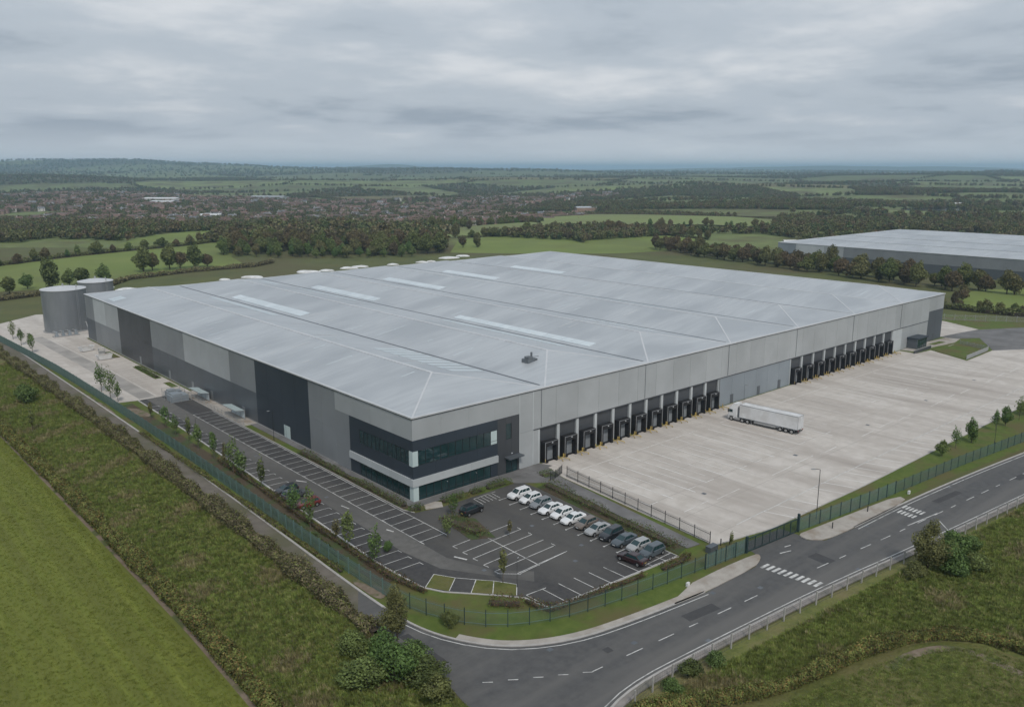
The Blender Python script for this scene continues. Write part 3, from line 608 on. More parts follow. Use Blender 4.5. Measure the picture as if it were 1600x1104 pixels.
panels_w(153, 178, .35, ZM, 'c_mid'); panels_w(153, 166, ZM, HH, 'c_light'); panels_w(166, 178, ZM, HH, 'c_vlight')
panels_w(178, HW, .35, ZM, 'c_dark'); panels_w(178, HW, ZM, HH, 'c_mid')
panels_s(24, 27.4, 0, ZM, 'c_light', 3.4); panels_s(24, 27.4, ZM, HH, 'c_light', 3.4)
panels_s(27.4, 202, ZM, HH, 'c_light')
panels_s(27.4, 28.8, 0, ZM, 'c_light', 1.5, .06); panels_s(87.3, 118.4, 0, ZM, 'c_blue', 5.2, .06)
panels_s(177.4, 183.5, 0, ZM, 'c_vlight', 3, .06); panels_s(183.5, 202, 0, ZM, 'c_light', 6, .06)
panels_s(202, HL, 0, 10, 'c_dark', 5.5); panels_s(202, HL, 10, HH, 'c_light', 5.5)
for k in range(31): box('cladding_panel', ('c_dark', 'c_mid')[k % 2], HL - .34, HL, .74 + k * 6.0, .74 + k * 6 + 5.98, .02, HH - .02, hall)
for k in range(35): box('cladding_panel', ('c_mid', 'c_light')[k % 2], .36 + k * 6.06, .36 + k * 6.06 + 6.04, HW - .34, HW, .02, HH - .02, hall)
box('soffit_trim', 'c_char', 27.45, 201.9, -0.04, .05, ZM - .16, ZM + .02, hall)
# eaves: coping on all four sides
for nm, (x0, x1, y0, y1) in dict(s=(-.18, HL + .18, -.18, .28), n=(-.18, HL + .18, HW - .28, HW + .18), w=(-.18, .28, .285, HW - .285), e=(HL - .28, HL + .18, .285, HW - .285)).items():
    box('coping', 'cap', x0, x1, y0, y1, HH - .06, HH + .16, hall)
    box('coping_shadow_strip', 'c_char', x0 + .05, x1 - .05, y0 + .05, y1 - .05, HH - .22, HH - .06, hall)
for x in (24, 27.4, 87.3, 118.4): box('corner_trim', 'c_vlight' if x != 87.3 else 'c_mid', x - .09, x + .09, -.035, .0, .3 if x < 28 else .02, (HH if x < 28 else ZM) - .25, hall)
for x in (29.5 + 30.4 * k for k in range(6)): box('downpipe', 'c_mid', x - .07, x + .07, -.1, -.002, ZM + .2, HH - .3, hall)
# hipped multi-bay roof
NB = 7; BW = (HL - .5) / NB; RISE = 2.5
rb = MB(); X0, Y0, Y1 = .25, .25, HW - .25; ZE = HH + .05
for k in range(NB):
    x0 = X0 + k * BW; x1 = x0 + BW; xm = (x0 + x1) / 2; hp = BW / 2; zr = ZE + RISE
    ra, rc = (xm, Y0 + hp, zr), (xm, Y1 - hp, zr)
    rb.face([(x0, Y0, ZE), ra, rc, (x0, Y1, ZE)][::-1]); rb.face([(x1, Y1, ZE), rc, ra, (x1, Y0, ZE)][::-1])
    rb.face([(x1, Y0, ZE), ra, (x0, Y0, ZE)][::-1]); rb.face([(x0, Y1, ZE), rc, (x1, Y1, ZE)][::-1])
roof = rb.obj('roof', M['roof'], hall)
def bar(name, mm, p, q, wd, th, parent):
    p, q = np.array(p, float), np.array(q, float); d = q - p; ln = np.linalg.norm(d); c = (p + q) / 2
    o = box(name, mm, -.5, .5, -.5, .5, -.5, .5, parent); o.location = c; o.scale = (ln, wd, th)
    o.rotation_euler = (0, -math.asin(d[2] / ln), math.atan2(d[1], d[0])); return o
SL = math.atan2(RISE, BW / 2)
for k in range(NB):
    x0 = X0 + k * BW; xm = x0 + BW / 2; hp = BW / 2; zr = ZE + RISE
    n = 8; seg = (Y1 - Y0 - 2 * hp) / n
    for j in range(n): box('ridge_cap', 'cap', xm - .34, xm + .34, Y0 + hp + j * seg, Y0 + hp + (j + 1) * seg - .05, zr - .06, zr + .06, roof)
    for sx in (0, BW):
        bar('hip_cap', 'cap', (x0 + sx, Y0, ZE), (xm, Y0 + hp, zr), .34, .07, roof); bar('hip_cap', 'cap', (x0 + sx, Y1, ZE), (xm, Y1 - hp, zr), .34, .07, roof)
    if k: box('valley_gutter', 'gutter', x0 - .42, x0 + .42, Y0 + 1.5, Y1 - 1.5, ZE - .04, ZE + .055, roof)
def rl(x, y0, y1, n, east, mm='rooflight', wd=3.2, gap=.12):
    """a run of rooflight sheets lying on one slope; east = slope rising towards +x"""
    k = int((x - X0) // BW); xl = X0 + k * BW; zc = ZE + RISE * ((x - xl) if east else (xl + BW - x)) / (BW / 2) + .05
    d = (y1 - y0) / n
    for j in range(n):
        o = box('rooflight', mm, -.5, .5, -.5, .5, -.5, .5, roof); o.location = (x, y0 + (j + .5) * d, zc); o.scale = (wd, d - gap, .07)
        o.rotation_euler = (0, -SL if east else SL, 0)
V = [X0 + BW * k for k in range(1, NB)]
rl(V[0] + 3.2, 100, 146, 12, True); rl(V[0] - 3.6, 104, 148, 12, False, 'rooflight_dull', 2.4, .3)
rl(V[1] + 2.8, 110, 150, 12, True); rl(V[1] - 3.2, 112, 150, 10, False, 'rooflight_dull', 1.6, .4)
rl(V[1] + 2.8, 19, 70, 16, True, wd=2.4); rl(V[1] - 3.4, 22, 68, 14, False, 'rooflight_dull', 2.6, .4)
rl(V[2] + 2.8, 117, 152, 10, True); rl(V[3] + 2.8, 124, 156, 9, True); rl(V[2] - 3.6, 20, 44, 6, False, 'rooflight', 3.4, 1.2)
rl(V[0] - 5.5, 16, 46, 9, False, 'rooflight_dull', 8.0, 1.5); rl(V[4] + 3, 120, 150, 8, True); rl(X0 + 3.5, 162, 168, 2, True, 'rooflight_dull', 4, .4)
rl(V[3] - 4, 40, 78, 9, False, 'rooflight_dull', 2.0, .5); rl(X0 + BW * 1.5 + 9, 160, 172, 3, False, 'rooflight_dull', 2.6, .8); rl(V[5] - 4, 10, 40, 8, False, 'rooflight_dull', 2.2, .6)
# thin pale lap strips scattered over the slopes give the roof its faint hatching
for i in range(150):
    k = int(rng.integers(0, NB)) if i < 90 else int(rng.integers(0, 2)); side = rng.random() < .5; t = rng.uniform(1.5, BW / 2 - 2.5); x = X0 + k * BW + (t if side else BW - t)
    y = rng.uniform(max(6, BW / 2), HW - 20); ln = rng.uniform(1.5, 7)
    z = ZE + RISE * t / (BW / 2) + .03
    o = box('lap_strip', 'rooflight' if i % 2 else 'cap', -.5, .5, -.5, .5, -.5, .5, roof); o.location = (x, y, z); o.scale = (min(ln, 2 * t, 2 * (BW / 2 - t)), .26, .03); o.rotation_euler = (0, -SL if side else SL, 0)
b = MB(); b.box(-1.3, 1.3, -1, 1, -.3, .7); b.box(-1.0, .2, -.8, .5, .7, 1.2); b.tube([(.7, .2, .7), (.7, .2, 1.9)], .22, 8); b.tube([(-1.6, -.6, 0), (-1.6, -.6, 1.3), (1.7, -.9, 1.1)], .06, 6); b.tube([(1.2, .7, .6), (2.2, 1.0, -.2)], .12, 6)
o = b.obj('roof_vent_unit', M['gutter'], roof); o.location = (39.0, 13.6, ZE + 1.25)

# office corner: z bands
def glaze(face, s0, s1, z0, z1, n, pale_last=0, mm='glass'):
    """a run of panes with mullions in the west (x=0) or south (y=0) wall"""
    wn = empty('window'); wn.parent = hall
    d = (s1 - s0) / n
    def put(nm, m_, a0, a1, q0, q1, p0, p1, par):
        if face == 'w': return box(nm, m_, p0, p1, a0, a1, q0, q1, par)
        return box(nm, m_, a0, a1, p0, p1, q0, q1, par)
    for k in range(n):
        put('pane', 'glass_pale' if k >= n - pale_last else mm, s0 + k * d + .04, s0 + (k + 1) * d - .04, z0 + .06, z1 - .06, .10, .32, wn)
    for k in range(n + 1): put('mullion', 'frame', s0 + k * d - .04, s0 + k * d + .04, z0 + .06, z1 - .06, .03, .33, wn)
    put('frame', 'frame', s0 - .04, s1 + .04, z0, z0 + .06, .03, .33, wn); put('frame', 'frame', s0 - .04, s1 + .04, z1 - .06, z1, .03, .33, wn)
    if (z1 - z0) > 2.2: put('transom', 'frame', s0, s1, z0 + .62, z0 + .67, .07, .12, wn)
    return wn
OY, OX = 25.2, 24.0
Z = dict(a=0.0, g0=.18, g1=2.85, b1=4.15, s0=6.35, s1=9.0, t=10.9)
def band(face, s0, s1, z0, z1, mm, mod=4.0, proud=0.0):
    n = max(1, round((s1 - s0) / mod)); d = (s1 - s0) / n
    for k in range(n):
        a0, a1 = s0 + k * d + .01, s0 + (k + 1) * d - .01
        if face == 'w': box('cladding_panel', mm, -proud, .34, a0, a1, z0 + .01, z1 - .01, hall)
        else: box('cladding_panel', mm, a0, a1, -proud, .74, z0 + .01, z1 - .01, hall)
# west office face
band('w', .36, OY, Z['t'], HH, 'c_light', 6); band('w', 20.2, OY, 0, Z['g1'] + 1.3, 'c_mid', 5) 
band('w', 20.2, OY, Z['b1'], Z['t'], 'c_mid', 5)
band('w', .36, 20.2, Z['s1'], Z['t'], 'c_navy', 5); band('w', .36, 20.2, Z['b1'], Z['s0'], 'c_navy', 5)
band('w', .36, 20.2, Z['g1'], Z['b1'], 'c_vlight', 7, .28); band('w', .36, 20.2, 0, Z['g0'], 'plinth', 8, .05)
band('w', 16.8, 20.2, Z['s0'], Z['s1'], 'c_navy', 4); band('w', 16.8, 20.2, Z['g0'], Z['g1'], 'c_navy', 4)
glaze('w', 1.1, 16.8, Z['s0'], Z['s1'], 12); glaze('w', 1.1, 16.8, Z['g0'], Z['g1'], 9)
# south office face
band('s', 0.0, OX, Z['t'], HH, 'c_light', 6); band('s', 0.0, 18.6, Z['s1'], Z['t'], 'c_navy', 5); band('s', 0.0, 18.6, Z['b1'], Z['s0'], 'c_navy', 5)
band('s', -.28, 18.6, Z['g1'], Z['b1'], 'c_vlight', 7, .28); band('s', 0.0, 18.6, 0, Z['g0'], 'plinth', 8, .05)
glaze('s', 1.1, 18.6, Z['s0'], Z['s1'], 11, 1); glaze('s', 1.1, 17.0, Z['g0'], Z['g1'], 10); band('s', 17.0, 18.6, Z['g0'], Z['g1'], 'c_navy', 2)
for z0, z1 in ((Z['s0'], Z['s1']), (Z['g0'], Z['g1'])):
    box('corner_panel', 'glass_pale', -.05, 1.04, -.05, .72, z0 + .01, z1 - .01, hall); box('corner_panel', 'glass_pale', -.05, .34, .73, 1.04, z0 + .01, z1 - .01, hall)
# entrance block
band('s', 18.6, 20.6, 0, Z['t'], 'c_char', 2); band('s', 22.0, OX, 3.1, Z['t'], 'c_char', 2); band('s', 20.6, 22.0, 3.1, 6.6, 'c_char', 2); band('s', 20.6, 22.0, 9.6, Z['t'], 'c_char', 2)
band('s', 23.5, OX, 0, 3.1, 'c_char', 1)
glaze('s', 20.64, 21.96, 6.6, 9.6, 1)
ent = glaze('s', 20.64, 23.46, .05, 3.1, 2)
box('canopy', 'c_dark', 20.2, 23.9, -1.5, -.01, 3.15, 3.4, hall)
box('door_light', 'lamp_white', 21.9, 22.2, -.12, -.005, 3.7, 3.85, hall)
# fire doors and louvres on the long side
for y, wd, hh in ((44.2, 2.6, 2.9), (45.9, .3, 3.2)): box('fire_door', 'glass_pale' if wd > 1 else 'c_char', -.06, -.003, y, y + wd, .3, hh, hall)
for y in (66, 84, 96, 112, 135, 158): box('fire_door', 'c_mid', -.06, -.003, y, y + 1.3, .3, 2.5, hall)
for x in (92, 103.5, 113, 206.5): box('fire_door', 'c_dark', x, x + 1.2, (.0 if x < 200 else -.06), (.057 if x < 200 else -.003), .15, 2.3, hall)

# loading docks
def shelter_mesh():
    b = MB(); b.box(-1.75, -1.25, -.75, .55, .15, 4.15); b.box(1.25, 1.75, -.75, .55, .15, 4.15); b.box(-1.749, 1.749, -.752, .55, 3.25, 4.16)
    b.box(-1.9, 1.9, -.3, .55, -.02, .149); b.box(-1.5, -1.05, -.95, -.3, .02, .62); b.box(1.05, 1.5, -.95, -.3, .02, .62)
    return b.mesh('dock_shelter', M['rubber'])
sh_me = shelter_mesh()
b = MB()
for k in range(5): b.box(-1.24, 1.24, .30 + .012 * (k % 2), .5, .16 + k * .6, .16 + k * .6 + .58)
b.box(-1.24, 1.24, .29, .5, 3.16, 3.245)
door_me = b.mesh('dock_door', M['dockdoor'])
b = MB(); b.box(-.17, .17, -.012, .02, -.12, .12); pane_me = b.mesh('door_pane', M['pane_dark'])
b = MB(); b.box(-.15, .15, -.03, .03, -.09, .09); lampb_me = b.mesh('dock_lamp', M['lamp_white'])
def dock(x, pitch, i):
    box('cladding_panel', 'c_char', x - pitch / 2 + .36, x + pitch / 2 - .36, .5, .73, .02, ZM - .02, hall)
    s = inst('dock_shelter', sh_me, hall, (x, -.05, 0))
    d = inst('dock_door', door_me, s)
    inst('door_pane', pane_me, s, (-.35, .285, 1.62)); inst('dock_lamp', lampb_me, s, (0.15, -.79, 3.86))
    for sx in (-1.72, 1.72): box('guide_strip', 'strip', sx - .045, sx + .045, -.80, -.755, .9, 4.1, s)
    box('guide_strip', 'strip', -1.78, 1.78, -.80, -.755, 4.1, 4.16, s)
    for sx in (-1.72, 1.72): box('guide_strip', 'yellow', sx - .08, sx + .08, -.81, -.755, .3, .88, s)
def wheel_guide():
    b = MB(); 
    for s in (-1, 1):
        b.tube([(s * 1.15, -.2, .05), (s * 1.15, -.25, .34), (s * 1.2, -1.5, .34), (s * 1.55, -2.4, .3), (s * 1.55, -2.45, .02)], .11, 8)
    return b.mesh('wheel_guide', M['yellow'])
b = MB(); b.tube([(0, 0, -.02), (0, 0, .8), (0, 0, .87)], [.11, .11, .06], 10); bol_me = b.mesh('bollard', M['yellow'])
b = MB(); b.tube([(0, -.0, .1), (0, -.1, .42), (.1, -1.1, .42), (.45, -1.7, .35), (.5, -1.75, .02)], .09, 8); b.tube([(-.75, 0, .1), (-.75, -.1, .42), (-.7, -.8, .42), (-.95, -1.35, .02)], .09, 8); gd_me = b.mesh('wheel_guide', M['yellow'])
D1 = [31.6 + 5.3 * i for i in range(11)]; D2 = [121.5 + 5.87 * i for i in range(10)]
for grp, (xs, pitch, far) in enumerate(((D1, 5.3, 'the row beside the offices'), (D2, 5.87, 'the far row of docks'))):
    for i, x in enumerate(xs):
        dock(x, pitch, i)
        box('pilaster', 'c_vlight', x - pitch / 2 - .34, x - pitch / 2 + .34, .12, .73, .02, ZM - .18, hall)
        g_ = inst('wheel_guide', gd_me, None, (x + 2.5, -1.0, .06))
        tag(g_, f'yellow tubular wheel guide at the {ORD[i]} dock of {far}', 'wheel guide', 'yellow wheel guides at the loading docks')
        p_ = inst('bollard', bol_me, None, (x + 3.25 - pitch * 0 , -.75, .06))
        tag(p_, f'yellow steel bollard beside the {ORD[i]} dock of {far}', 'bollard', 'yellow bollards at the loading docks')
    box('pilaster', 'c_vlight', xs[-1] + pitch / 2 - .34, xs[-1] + pitch / 2 + .34, .12, .73, .02, ZM - .18, hall)
# lobby at the far end
lob = empty('entrance_lobby', (187.5, 0, 0)); tag(lob, 'small dark glazed entrance lobby at the far end of the docks', 'lobby')
box('wall', 'c_dark', 0, .3, -3.2, -.05, .1, 3.3, lob); box('wall', 'c_dark', 6.7, 7, -3.2, -.05, .1, 3.3, lob); box('roof', 'c_navy', -.3, 7.3, -3.6, -.04, 3.3, 3.6, lob)
for k in range(4): box('pane', 'glass', .32 + k * 1.6, 1.86 + k * 1.6, -3.15, -3.08, .12, 3.28, lob)
for k in range(5): box('mullion', 'frame', .28 + k * 1.6, .36 + k * 1.6 - .01, -3.2, -3.02, .12, 3.29, lob)
box('ramp_wall', 'c_char', -6.5, 5.5, -5.3, -5.05, .02, .9, lob); box('handrail', 'galv', -6.5, 5.5, -5.22, -5.14, 1.05, 1.12, lob)
for k in range(9): box('rail_post', 'galv', -6.4 + k * 1.48, -6.34 + k * 1.48, -5.21, -5.15, .9, 1.05, lob)

# ------------------------------------------------------------------ second hall beyond the tree belt
h2 = empty('warehouse', (388, -110, 0)); tag(h2, 'second low grey warehouse beyond the tree belt', 'warehouse')
W2, L2, H2 = 168, 277, 11.0
b = MB(); b.box(.3, W2 - .3, .3, L2 - .3, 0, H2 - .05); b.obj('wall_core', M['core'], h2)
for k in range(46):
    y0, y1 = k * L2 / 46, (k + 1) * L2 / 46
    up, lo = ('c_mid', 'c_dark')
    if y1 > L2 - 7: up, lo = 'c_blue', 'c_dark'
    elif y1 > L2 - 25: up, lo = 'c_vlight', 'c_vlight'
    elif y1 > L2 - 42: up, lo = 'c_light', 'c_mid'
    box('cladding_panel', up, 0, .28, y0 + .01, y1 - .01, 5.2, H2, h2); box('cladding_panel', lo, 0, .28, y0 + .01, y1 - .01, 0.02, 5.18, h2)
for k in range(28): box('cladding_panel', 'c_mid', .31 + k * 5.98, .31 + k * 5.98 + 5.95, L2 - .29, L2, .02, H2, h2)
b = MB()
for k in range(4):
    bw = W2 / 4; x0 = k * bw; xm = x0 + bw / 2
    b.face([(x0, 0, H2 + .05), (xm, 18, H2 + 1.6), (xm, L2 - 18, H2 + 1.6), (x0, L2, H2 + .05)][::-1]); b.face([(x0 + bw, L2, H2 + .05), (xm, L2 - 18, H2 + 1.6), (xm, 18, H2 + 1.6), (x0 + bw, 0, H2 + .05)][::-1])
    b.face([(x0 + bw, 0, H2 + .05), (xm, 18, H2 + 1.6), (x0, 0, H2 + .05)][::-1]); b.face([(x0, L2, H2 + .05), (xm, L2 - 18, H2 + 1.6), (x0 + bw, L2, H2 + .05)][::-1])
r2 = b.obj('roof', M['roof'], h2)
for k in range(4):
    box('ridge_cap', 'cap', W2 / 8 + k * W2 / 4 - .4, W2 / 8 + k * W2 / 4 + .4, 18, L2 - 18, H2 + 1.56, H2 + 1.7, r2)
    if k: box('valley_gutter', 'gutter', k * W2 / 4 - .4, k * W2 / 4 + .4, 2, L2 - 2, H2 + .02, H2 + .14, r2)
box('coping', 'cap', -.2, .3, -.2, L2 + .2, H2 - .05, H2 + .2, h2); box('coping', 'cap', .301, W2, L2 - .25, L2 + .2, H2 - .05, H2 + .2, h2)

# ------------------------------------------------------------------ tanks
def tank(x, y, r, h, label):
    t = empty('storage_tank', (x, y, 0)); tag(t, label, 'tank', 'steel tanks at the end of the hall')
    n = 48; b = MB(); k = 8
    zs = [.3 + (h - .3) * j / k for j in range(k + 1)]
    b.v = [(r * cos(2 * pi * i / n), r * sin(2 * pi * i / n), z) for z in zs for i in range(n)]
    b.f = [(j * n + i, j * n + (i + 1) % n, (j + 1) * n + (i + 1) % n, (j + 1) * n + i) for j in range(k) for i in range(n)]; b.m = [0] * len(b.f)
    sh = b.obj('shell', M['tank'], t, True)
    for z in zs[1:-1]:
        c = MB(); c.v = [((r + .03 + .03 * q) * cos(2 * pi * i / n), (r + .03 + .03 * q) * sin(2 * pi * i / n), z + dz) for q, dz in ((0, -.05), (1, 0), (0, .05)) for i in range(n)]
        c.f = [(j * n + i, j * n + (i + 1) % n, (j + 1) * n + (i + 1) % n, (j + 1) * n + i) for j in range(2) for i in range(n)]; c.m = [0] * len(c.f); c.obj('hoop', M['tank'], t, True)
    c = MB(); rr = [(r + .22, h - .12), (r + .22, h + .05), (r * .55, h + .6), (.4, h + .95)]
    c.v = [(q * cos(2 * pi * i / n), q * sin(2 * pi * i / n), z) for q, z in rr for i in range(n)]
    c.f = [(j * n + i, j * n + (i + 1) % n, (j + 1) * n + (i + 1) % n, (j + 1) * n + i) for j in range(3) for i in range(n)] + [tuple(3 * n + i for i in range(n))]; c.m = [0] * len(c.f)
    rf = c.obj('roof', M['cap'], t)
    c = MB(); c.tube([(0, 0, h + .8), (0, 0, h + 1.7)], .3, 10); c.tube([(r * .5, -r * .4, h + .4), (r * .5, -r * .4, h + 1.3)], .22, 8); c.obj('vent', M['galv'], rf)
    c = MB(); c.v = [(q * cos(2 * pi * i / n), q * sin(2 * pi * i / n), z) for q, z in ((r + .5, 0), (r + .5, .3), (0.1, .3)) for i in range(n)]
    c.f = [(j * n + i, j * n + (i + 1) % n, (j + 1) * n + (i + 1) % n, (j + 1) * n + i) for j in range(2) for i in range(n)]; c.m = [0] * len(c.f); c.obj('base', M['plinth'], t)
    c = MB(); a = RAD(-70)
    for s in (-.25, .25):
        px, py = (r + .35) * cos(a) - s * sin(a), (r + .35) * sin(a) + s * cos(a); c.tube([(px, py, .3), (px, py, h + .9)], .04, 6)
    for z in np.arange(.6, h + .8, .45): c.tube([((r + .35) * cos(a) + .25 * sin(a), (r + .35) * sin(a) - .25 * cos(a), z), ((r + .35) * cos(a) - .25 * sin(a), (r + .35) * sin(a) + .25 * cos(a), z)], .025, 5)
    c.obj('ladder', M['galv'], t)
    return t
tank(-1.2, 208.0, 7.0, 14.6, 'large dark grey cylindrical steel tank nearer the lane')
tank(15.0, 229, 6.0, 13.8, 'second steel tank half hidden behind the hall corner')
# pump skid and pipework at the tank foot
b = MB()
pk = empty('pump_skid', (-4.5, 196.5, .05)); tag(pk, 'pale pipework and pump skid at the foot of the larger tank', 'pump skid')
b.box(-4, 4, -1.2, 1.2, .02, .25); b.obj('base', M['plinth'], pk)
for k in range(4):
    c = MB(); c.tube([(-3 + k * 2, -.6, .25), (-3 + k * 2, -.6, 1.5), (-3 + k * 2, 2.6, 1.5), (-3 + k * 2, 4.6, 1.1)], .16, 8); c.obj('pipe', M['galv'], pk)
    c = MB(); c.box(-3.5 + k * 2, -2.5 + k * 2, -1, -.2, .25, .95); c.tube([(-3 + k * 2, -.6, .9), (-3 + k * 2, -.6, 1.9)], .28, 10); c.obj('pump', M['c_blue'], pk)
c = MB(); c.tube([(-3.6, .6, 1.0), (3.8, .6, 1.0), (7.5, 1.5, 1.0), (7.5, 4, 3.5)], .14, 8); c.obj('pipe', M['galv'], pk)
# plant, shelters and cages along the side wall
def shelter(x, y, n, label):
    t = empty('cycle_shelter', (x, y, .1)); tag(t, label, 'shelter', 'shelters along the hall side wall')
    ln = n * 2.4
    for k in range(n + 1):
        c = MB(); c.tube([(0, k * 2.4, 0), (0, k * 2.4, 2.2), (-2.0, k * 2.4, 2.5)], .05, 6); c.obj('hoop_frame', M['galv'], t)
    for k in range(n):
        o = box('roof_pane', 'glass_pale', -2.1, .1, k * 2.4 + .06, k * 2.4 + 2.34, 2.36, 2.40, t, (0, RAD(8), 0)); box('back_pane', 'rooflight_dull', .02, .05, k * 2.4 + .06, k * 2.4 + 2.34, .3, 2.1, t)
    for k in range(n * 3):
        c = MB(); c.tube([(-1.7, .4 + k * .8, 0), (-1.7, .4 + k * .8, .8), (-.9, .4 + k * .8, .8), (-.9, .4 + k * .8, 0)], .03, 5); c.obj('cycle_stand', M['galv'], t)
shelter(-1.0, 84, 3, 'glazed cycle shelter nearer the tanks on the side path'); shelter(-1.0, 64, 3, 'glazed cycle shelter nearer the offices on the side path')
gr = empty('guard_rail', (-3.05, 60, .1)); tag(gr, 'pale galvanised guard rail along the side path by the shelters', 'guard rail')
for k in range(19): box('post', 'galv', -.04, .04, k * 2 - .04, k * 2 + .04, 0, 1.1, gr)
for z in (.55, 1.08): box('rail', 'galv', -.03, .03, 0, 36, z - .03, z + .03, gr)
def cage(x, y, lx, ly, label, hgt=2.2):
    t = empty('plant_cage', (x, y, .08)); tag(t, label, 'plant cage', 'mesh plant cages beside the hall')
    for px in np.linspace(0, lx, 3):
        for py in (0, ly): 
            c = MB(); c.tube([(px, py, 0), (px, py, hgt)], .05, 6); c.obj('post', M['galv'], t)
    for py in (0, ly):
        c = MB()
        for q in np.arange(.15, lx, .3): c.tube([(q, py, .1), (q, py, hgt - .05)], .012, 4, cap=False)
        for z in (.15, hgt / 2, hgt - .1): c.tube([(0, py, z), (lx, py, z)], .025, 5)
        c.obj('mesh_panel', M['galv'], t)
    c = MB(); c.box(.5, lx - .5, .4, ly - .4, 0, 1.5); c.box(.8, lx * .6, .6, ly - .7, 1.5, 1.9); c.obj('plant_unit', M['c_blue'], t)
cage(-8.6, 88.5, 5.0, 4.4, 'blue-grey plant unit in a mesh cage by the end of the asphalt'); cage(-7.8, 93.5, 4.4, 3.0, 'smaller caged plant unit on the concrete beside the asphalt')
def skip(x, y, rz, mm, label):
    t = empty('waste_skip', (x, y, .06), rz); tag(t, label, 'skip', 'skips on the service apron')
    c = MB(); A = [(-1.6, -.85, .15), (1.6, -.85, .15), (1.6, .85, .15), (-1.6, .85, .15)]; B_ = [(-2.1, -.95, 1.5), (2.1, -.95, 1.5), (2.1, .95, 1.5), (-2.1, .95, 1.5)]
    for i in range(4): c.quad(A[i], A[(i + 1) % 4], B_[(i + 1) % 4], B_[i])
    c.face(A[::-1]); c.obj('body', M[mm], t)
    c = MB()
    for i in range(4): c.tube([B_[i], B_[(i + 1) % 4]], .07, 6)
    c.obj('rim', M[mm], t)
    c = MB(); c.face([(-1.95, -.9, 1.2), (1.95, -.9, 1.2), (0.4, .1, 1.75)]); c.face([(1.95, -.9, 1.2), (1.95, .9, 1.2), (.4, .1, 1.75)]); c.face([(1.95, .9, 1.2), (-1.95, .9, 1.2), (.4, .1, 1.75)]); c.face([(-1.95, .9, 1.2), (-1.95, -.9, 1.2), (.4, .1, 1.75)]); c.obj('load', M['concrete_path'], t)
skip(-6.4, 166, .3, 'white', 'white skip on the apron nearest the tanks'); skip(-4.2, 158, 1.3, 'galv', 'grey skip between the white skips'); skip(-5.8, 150, .1, 'white', 'white skip nearest the side car park')
for y0, y1, x0, x1, lb in ((116, 134, -2.9, -1.2, 'long hedge-planted bed by the dark cladding'), (150, 160, -3.2, -1.4, 'grass bed below the pale cladding'), (104, 110, -2.8, -1.2, 'short planted bed near the shelters')):
    sheet('planting_bed', [(x0, y0), (x1, y0), (x1, y1), (x0, y1)], .15, 'lawn', label=lb, thick=.1)
for k in range(8): mark(concN, -7.8, 113 + k * 2.8, -3.6, 113 + k * 2.8, .12, .066, 'paint_faded')
mark(concN, -8.6, 98, -8.9, 150, .14, .066, 'paint_faded'); mark(concN, -8.9, 150, -10.5, 195, .14, .066, 'paint_faded')

# ------------------------------------------------------------------ fences
def pale_panel(name, wd, h, step, pw, mm):
    b = MB(); n = max(2, int(wd / step))
    for k in range(n):
        x = (k + .5) * wd / n
        i = len(b.v); b.v += [(x - pw / 2, 0, .05), (x + pw / 2, 0, .05), (x, .03, .05), (x - pw / 2, 0, h), (x + pw / 2, 0, h), (x, .03, h + .08)]
        b.f += [(i, i + 1, i + 4, i + 3), (i + 1, i + 2, i + 5, i + 4), (i + 2, i, i + 3, i + 5)]; b.m += [0] * 3
    for z in (.35, h - .35): b.box(0, wd, .03, .07, z - .03, z + .03)
    return b.mesh(name, M[mm])
def fence(name, pts, label, bay, h, step, pw, mm, post_mm, post_r, cat='fence', group=None):
    P = resample(pts, bay); root = empty(name, (float(P[0][0]), float(P[0][1]), 0)); tag(root, label, cat, group)
    pm = pale_panel('fence_panel', 1.0, h, step / bay, pw / bay, mm)
    b = MB(); b.box(-post_r, post_r, -post_r, post_r, -.1, h + .12); b.box(-post_r * .7, post_r * .7, -post_r * .7, post_r * .7, h + .12, h + .18); po = b.mesh('fence_post', M[post_mm])
    for k in range(len(P)):
        x, y = P[k] - P[0]; d = P[min(k + 1, len(P) - 1)] - P[max(k - 1, 0)]; inst('post', po, root, (x, y, 0), math.atan2(d[1], d[0]))
        if k < len(P) - 1:
            d = P[k + 1] - P[k]; inst('panel', pm, root, (x, y, 0), math.atan2(d[1], d[0]), (float(np.hypot(*d)), 1, 1))
    return root
fence('palisade_fence', smooth_line(FENCE_W, 1), 'tall green palisade fence between lane and car park strip', 2.75, 2.3, .155, .082, 'green', 'green', .06, group='perimeter fences')
fence('mesh_fence', smooth_line(FENCE_C, 2), 'green mesh fence curving round the lawn on the bend', 2.75, 2.2, 0.12, .016, 'green', 'darkgreen', .045, group='perimeter fences')
fence('palisade_fence', [(16.8, -46.95), (25.3, -47.8)], 'short green palisade run beside the sliding gate', 2.2, 2.3, .155, .075, 'green', 'darkgreen', .06, group='perimeter fences')
fence('palisade_fence', FENCE_E[:3], 'green palisade fence behind the yard-side footway', 2.75, 2.3, .155, .08, 'green', 'darkgreen', .06, group='perimeter fences')
fence('mesh_fence', [(64.8, -52.0), (87.8, -54.0), (112.9, -56.9), (170, -64), (215, -69)], 'green mesh fence along the yard verge above the road', 2.75, 2.2, .14, .04, 'green', 'darkgreen', .045, group='perimeter fences')
fence('mesh_fence', [(27.9, -8.6), (24.0, -42.6)], 'dark grey mesh fence between path and lorry yard', 3.0, 2.0, .12, .014, 'wire', 'darkmetal', .045)
fence('mesh_fence', [(24.3, -8.0), (26.2, -7.7), (28.6, -6.6)], 'short dark mesh fence return by the office entrance', 1.5, 1.6, .12, .02, 'wire', 'darkmetal', .04)
fence('mesh_fence', [(206.4, -8.8), (203.6, -18.4), (184.6, -18.9)], 'low pale fence round the small far lawn', 2.4, 1.3, .12, .05, 'galv', 'galv', .04)
